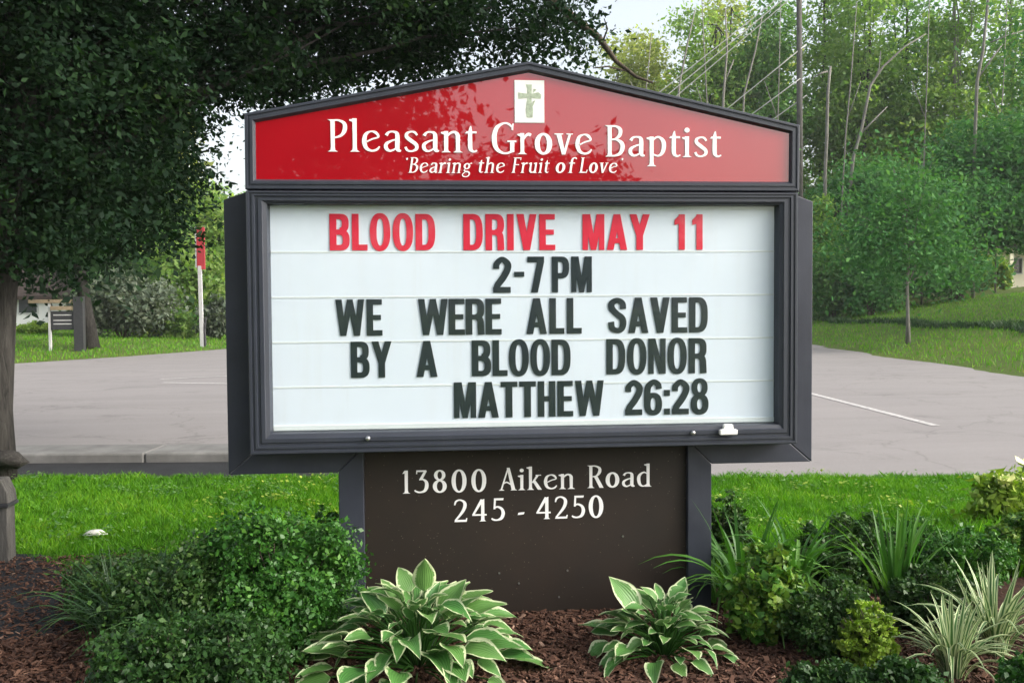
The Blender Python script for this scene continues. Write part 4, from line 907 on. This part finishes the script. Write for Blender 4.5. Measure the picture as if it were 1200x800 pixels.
# ------------------------------------------------------------------ leafy plants built leaf by leaf
def ribbon_mesh(name, mat, nl, nw, fx, tint=None):
    v = []; f = []; uvs = []
    for i in range(nl+1):
        for j in range(nw+1):
            t = i/nl; u = j/nw*2-1; v.append(fx(t, u)); uvs.append((j/nw, t))
    for i in range(nl):
        for j in range(nw):
            a = i*(nw+1)+j; f.append((a, a+1, a+nw+2, a+nw+1))
    me = bpy.data.meshes.new(name); me.from_pydata(v, [], f); ul = me.uv_layers.new(name='UVMap')
    ul.data.foreach_set('uv', [c for p in me.polygons for vi in p.vertices for c in uvs[vi]])
    if tint is not None:
        a = me.attributes.new('tint', 'FLOAT', 'FACE'); a.data.foreach_set('value', [tint]*len(f))
    me.materials.append(MAT[mat]); me.polygons.foreach_set('use_smooth', [True]*len(f)); me.update(); return me
def hosta_leaf_mesh(L_, W_, bend, cup, wav, seed, tw=0):
    R = random.Random(seed); ph = R.uniform(0, 6)
    def fx(t, u):
        wid = W_/2*(max(0, sin(pi*min(1, (t**.72)))) ** .8)*(1.05-.25*t)
        if t < .001 or t > .999: wid = .0015
        ang = bend*t; x = L_*(sin(ang)/bend if abs(bend) > 1e-3 else t); z = L_*((cos(ang)-1)/bend if abs(bend) > 1e-3 else 0)
        z += cup*abs(u)**1.3*wid+wav*W_*abs(u)**2*sin(t*11+ph+u*1.5)+tw*u*wid*t
        return (x, u*wid, z)
    return ribbon_mesh('leaf', 'hosta_leaf', 10, 6, fx)
def petiole(me_dummy=None): pass
def hosta(name, label, loc, nleaf, Rr, H, Lr, seed, specials=()):
    R = random.Random(seed); root = empty(name, loc); tag(root, label, 'hosta', 'variegated hostas in front of the sign')
    vs = [hosta_leaf_mesh(1, .60+.06*(i % 3), b, cu, .035, seed+i, tw) for i, (b, cu, tw) in enumerate([(.6, .25, 0), (.85, .3, .2), (.4, .2, -.2), (1.0, .22, .1), (.3, .35, 0), (.7, .3, -.15)])]
    stems = MB()
    for i in range(nleaf):
        f = (i+.5)/nleaf; az = i*2.39996+R.uniform(-.3, .3); rr = Rr*(.06+.60*f**.75)*R.uniform(.85, 1.1)
        zz = H*(.80-.68*f**1.1)*R.uniform(.85, 1.12); pit = radians(48-50*f+R.uniform(-14, 14)); Ls = Lr*R.uniform(.6, 1.25)*(.72+.42*f)
        o = link('leaf', R.choice(vs), root, (cos(az)*rr, sin(az)*rr, max(.03, zz))); o.rotation_mode = 'XYZ'
        o.rotation_euler = (R.uniform(-.35, .35), -pit, az+R.uniform(-.25, .25)); o.scale = (Ls, Ls*R.uniform(.72, 1.12), Ls*R.uniform(.7, 1.6))
        stems.tube([(cos(az)*.02, sin(az)*.02, 0), (cos(az)*rr*.55, sin(az)*rr*.55, max(.03, zz)*.75), (cos(az)*rr, sin(az)*rr, max(.03, zz))], [.005, .004, .003], 5)
    for (dx, dy, zz, az, pit, roll, Ls) in specials:
        o = link('leaf', vs[4], root, (dx, dy, zz)); o.rotation_euler = (roll, -pit, az); o.scale = (Ls, Ls, Ls)
        stems.tube([(0, 0, 0), (dx*.6, dy*.6, zz*.6), (dx, dy, zz)], [.005, .004, .003], 5)
    m_ = stems.build('stems', 'strap_green', root)
    return root
MAT_t = MAT['strap_green']
def G(px, py): q = at(px, py, 0); t = (0-CAM[2])/ray(px, py)[2]; d = ray(px, py); p = CAM+d*t; return Vector((p[0], p[1], .012))
# (dx,dy,z, azimuth, pitch, roll, length)
h1 = G(490, 785); h2 = G(778, 772)
hosta('hosta', 'large white-edged hosta below the left half of the sign', h1, 130, .60, .35, .175, 301, [(.03, -.02, .33, -1.5, 1.42, 0, .16), (.10, .0, .22, .2, 1.0, .7, .18), (-.14, .0, .22, 2.9, .9, -.5, .15), (.17, .02, .20, .1, .35, .2, .22)])
hosta('hosta', 'smaller white-edged hosta in front of the right sign post', h2, 96, .36, .29, .13, 302, [(-.12, .0, .20, 2.7, .95, -.6, .19), (-.14, -.02, .14, 3.0, .25, .2, .17), (.07, .05, .22, .6, 1.1, .5, .12)])

def strap_mesh(Wd, arch, mat, seed, tint, droop=0.0, taper=.9):
    R = random.Random(seed); tw = R.uniform(-.5, .5)
    def fx(t, u):
        wid = Wd/2*(min(1, .55+t*1.5))*max(.03, (1-t**3)**taper)
        a = arch*t**1.2; x = sin(a)*t*.8+droop*t*t*.2; z = t*(cos(a*.85))-droop*.3*t**3
        return (x, u*wid*cos(tw*t), z+abs(u)*wid*.5+u*wid*sin(tw*t))
    return ribbon_mesh('leaf', mat, 9, 2, fx, tint)
def strappy(name, label, loc, n, Ln, Wd, mat, seed, arch=(.2, 1.5), group=None, az=None, cat='plant', base_r=.04):
    R = random.Random(seed); root = empty(name, loc); tag(root, label, cat, group)
    vs = [strap_mesh(Wd/Ln, arch[0]+(arch[1]-arch[0])*i/6, mat, seed+i, min(.98, .2+.11*i), droop=.3*i/6) for i in range(7)]
    for i in range(n):
        k_ = R.randint(0, 6); a = i*2.39996+R.uniform(-.4, .4) if az is None else R.gauss(az[0], az[1]); r = R.uniform(0, base_r); Ls = Ln*R.uniform(.65, 1.12)
        o = link('leaf', vs[k_], root, (cos(a)*r, sin(a)*r, -.01)); o.rotation_euler = (R.uniform(-.12, .12), R.uniform(-.1, .15), a); o.scale = (Ls, Ls, Ls)
    return root
strappy('daylily', 'arching green daylily clump beside the right sign post', G(872, 722), 60, .58, .024, 'strap_green', 401, (.3, 1.7), 'daylilies right of the sign', base_r=.10)
strappy('daylily', 'daylily with leaves bent over in front of the right sign post', G(838, 712), 18, .42, .018, 'strap_green', 402, (.9, 1.9), 'daylilies right of the sign', base_r=.05)
strappy('daylily', 'tall arching daylily leaves behind the round green shrub', G(930, 712), 50, .60, .022, 'strap_green', 403, (.5, 1.7), 'daylilies right of the sign', base_r=.08)
strappy('iris', 'upright spear-leaved iris between the shrubs on the right', G(1050, 735), 44, .60, .022, 'strap_green', 404, (.05, .6), None, base_r=.09)
strappy('striped_grass', 'cream-striped grass clump at the bottom right', G(1115, 800), 80, .36, .021, 'striped_leaf', 405, (.25, 1.5), 'cream-striped grasses', base_r=.05)
strappy('striped_grass', 'taller cream-striped grass clump at the right edge', G(1165, 772), 90, .43, .022, 'striped_leaf', 406, (.2, 1.4), 'cream-striped grasses', base_r=.06)
strappy('dark_grass', 'dark strappy clump left of the round boxwood', G(215, 800), 60, .42, .013, 'strap_dark', 407, (.2, 1.2), 'dark strappy clumps on the left', base_r=.12)
strappy('dark_grass', 'dark strappy clump beside the bare mulch', G(150, 770), 60, .42, .013, 'strap_dark', 408, (.2, 1.2), 'dark strappy clumps on the left', base_r=.12)
strappy('dark_grass', 'dark strappy clump behind the mulch patch', G(185, 730), 50, .36, .013, 'strap_dark', 409, (.3, 1.4), 'dark strappy clumps on the left', base_r=.12)
strappy('dark_grass', 'dark strappy clump at the foot of the left shrub', G(270, 815), 50, .34, .013, 'strap_dark', 410, (.3, 1.4), 'dark strappy clumps on the left', base_r=.1)
strappy('iris', 'dim spear-leaved clump near the right edge of the lawn', G(1120, 700), 26, .36, .018, 'strap_green', 411, (.05, .8), None, base_r=.1)

# near shrubs
strappy('dark_grass', 'tall dark strappy clump in the middle of the left bed', G(235, 775), 80, .52, .012, 'strap_dark', 421, (.1, 1.0), 'dark strappy clumps on the left', base_r=.2)
strappy('dark_grass', 'fine dark grass between soil patch and left shrubs', G(140, 745), 70, .40, .010, 'strap_dark', 422, (.2, 1.3), 'dark strappy clumps on the left', base_r=.2)
def nshrub(label, px, py, w_px, h_px, leaf, n, size, seed, tb=0, nl=6, group=None, sig=.16, inner=.5):
    g_ = G(px, py); s = (g_.y-CAM[1])/FPX; W = w_px*s/2; H = h_px*s; R = random.Random(seed)
    root = empty('shrub', g_); tag(root, label, 'shrub', group); LS = []; m = MB()
    for i in range(nl):
        a = 2*pi*i/nl+R.uniform(-.3, .3); r = W*.5; x = cos(a)*r; y = sin(a)*r*.8; hh = H*R.uniform(.78, .98)
        LS.append((x, y, hh*.52, W*.52, W*.48, hh*.48)); m.tube(limb_pts((x*.15, y*.2, 0), (x, y, hh*.75), 4, R), [.012, .009, .007, .005, .003], 5)
        for q in range(3): m.tube(limb_pts((x*.5, y*.5, hh*.4), (x+R.uniform(-.4, .4)*W, y+R.uniform(-.4, .4)*W, hh*R.uniform(.7, 1)), 3, R), [.005, .004, .003, .002], 4)
    LS.append((0, 0, H*.5, W*.55, W*.5, H*.42))
    for q in range(16):
        a = R.uniform(0, 2*pi); el = R.uniform(.1, 1.4); q_ = R.uniform(.08, .2)
        c_ = Vector((cos(a)*cos(el)*W*1.0, sin(a)*cos(el)*W*.9, H*(.42+.60*sin(el)))); LS.append((c_.x, c_.y, c_.z, W*q_, W*q_, H*q_*1.1))
        m.tube(limb_pts(c_*.4, c_*1.04, 3, R), [.004, .003, .0025, .0015], 4)
    m.build('stem', 'bark_brown', root)
    leaf_cloud('foliage', LS, n, size, leaf, seed, n//22, sig, inner, .35, .6, .01, tb, root); return root
nshrub('round bright green boxwood left of the sign base', 335, 768, 180, 165, 'box_leaf', 42000, .022, 501, -.10, sig=.24, inner=.3)
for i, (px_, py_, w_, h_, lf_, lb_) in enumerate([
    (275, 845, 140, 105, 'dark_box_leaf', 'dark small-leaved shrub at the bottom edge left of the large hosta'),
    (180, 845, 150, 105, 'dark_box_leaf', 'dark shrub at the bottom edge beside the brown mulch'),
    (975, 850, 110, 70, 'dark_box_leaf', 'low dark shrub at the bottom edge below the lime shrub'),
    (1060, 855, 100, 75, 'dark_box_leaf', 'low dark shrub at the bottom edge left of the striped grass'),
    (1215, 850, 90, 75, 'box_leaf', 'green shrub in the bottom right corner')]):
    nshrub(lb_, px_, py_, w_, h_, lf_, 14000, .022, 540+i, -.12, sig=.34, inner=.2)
nshrub('boxwood touching the left sign post', 392, 715, 70, 105, 'box_leaf', 12000, .020, 502, -.08)
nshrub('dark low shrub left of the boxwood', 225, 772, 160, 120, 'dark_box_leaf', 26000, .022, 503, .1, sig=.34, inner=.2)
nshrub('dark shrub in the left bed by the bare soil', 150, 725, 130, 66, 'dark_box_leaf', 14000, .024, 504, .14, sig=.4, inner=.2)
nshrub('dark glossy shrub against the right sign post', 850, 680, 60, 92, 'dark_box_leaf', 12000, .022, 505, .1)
nshrub('fresh green small-leaved shrub right of the sign base', 902, 755, 100, 104, 'box_leaf', 9000, .038, 506, .34, sig=.22)
nshrub('dark feathery shrub in the middle of the right bed', 975, 770, 110, 86, 'dark_box_leaf', 14000, .022, 507, .12, sig=.34, inner=.2)
nshrub('small yellow-green shrub among the dark shrubs', 1016, 790, 74, 78, 'lime_leaf', 8000, .020, 508)
nshrub('dark shrub at the back of the right bed', 1000, 690, 130, 75, 'dark_box_leaf', 20000, .024, 509, .12)
nshrub('green bush at the back right of the bed', 1110, 690, 150, 72, 'box_leaf', 20000, .024, 510, .0)
nshrub('dark shrub between the striped grasses', 1090, 745, 110, 80, 'dark_box_leaf', 14000, .022, 511, .05)
nshrub('bright green bush at the right edge of the lawn', 1205, 672, 90, 66, 'box_leaf', 14000, .026, 512, .25)
# yellow flowering plant at the right edge of the lawn
g_ = G(1190, 625); fl = empty('flowering_plant', g_); tag(fl, 'pale yellow flowering plant at the right edge of the lawn', 'plant')
leaf_cloud('foliage', [(0, 0, .12, .2, .2, .12), (.18, .1, .24, .2, .2, .18), (-.12, 0, .26, .14, .14, .14)], 3200, .055, 'lime_leaf', 7, None, .3, .1, .4, parent=fl)
R = random.Random(4); m = MB()
for i in range(12):
    c = Vector((R.uniform(-.2, .25), R.uniform(-.1, .1), R.uniform(.26, .46))); m.tube([(0, 0, 0), c*.6, c], .004, 4)
    pm = MB()
    for q in range(6):
        a = q*pi/3; u = Vector((cos(a), sin(a)*.4, .5+.3*sin(a))).normalized(); s_ = Vector((-sin(a), cos(a)*.4, 0))
        pm.poly([c, c+u*.045+s_*.024, c+u*.085, c+u*.045-s_*.024])
    pm.build('flower', 'petal_yellow', fl)
m.build('stem', 'strap_green', fl)

# ------------------------------------------------------------------ what stands behind the photographer (seen only mirrored in the header)
def back(label, x, y, lob, n, seed, r0):
    tree('street_tree', label, Vector((x, y, 0)), [Vector((x, y, 0)), Vector((x+.1, y, 2)), Vector((x, y+.1, 4)), Vector((x+.1, y, 6.5))], r0, [(x+a, y+b, c, d, e, f) for a, b, c, d, e, f in lob], n, .3, 'maple_leaf', 'bark_grey', seed, 'trees behind the photographer', .2, .2)
back('large shade tree on the lawn opposite the front of the sign', -6.5, -24, [(0, 0, 9, 5.5, 5, 4.5), (-3, 0, 7, 4, 4, 3), (3.5, 0, 7, 3.6, 4, 3.0), (0, 0, 5.5, 5, 4, 2.2)], 30000, 601, .35)
back('smaller tree to the right on the lawn opposite the sign', 2.6, -25, [(0, 0, 4.4, 3.2, 3, 2.0), (2.5, 0, 3.6, 2.4, 2.4, 1.5)], 14000, 602, .22)
# ------------------------------------------------------------------ haze in the air
hz_m = bpy.data.materials.new('haze'); hz_m.use_nodes = True; ht = hz_m.node_tree; ht.nodes.remove(ht.nodes['Principled BSDF'])
pv = ht.nodes.new('ShaderNodeVolumePrincipled'); pv.inputs['Color'].default_value = (.92, .95, .96, 1); pv.inputs['Density'].default_value = .0005; pv.inputs['Anisotropy'].default_value = .2
ht.links.new(pv.outputs[0], ht.nodes['Material Output'].inputs['Volume']); MAT['haze'] = hz_m
m = MB(); m.box(-1000, -480, -1.2, 1000, 1300, 40); tag(m.build('haze', 'haze'), 'thin pale haze softening the distant trees', 'haze', kind='stuff')
print('tris', sum(len(o.data.loops) - 2*len(o.data.polygons) for o in bpy.data.objects if o.type == 'MESH'))
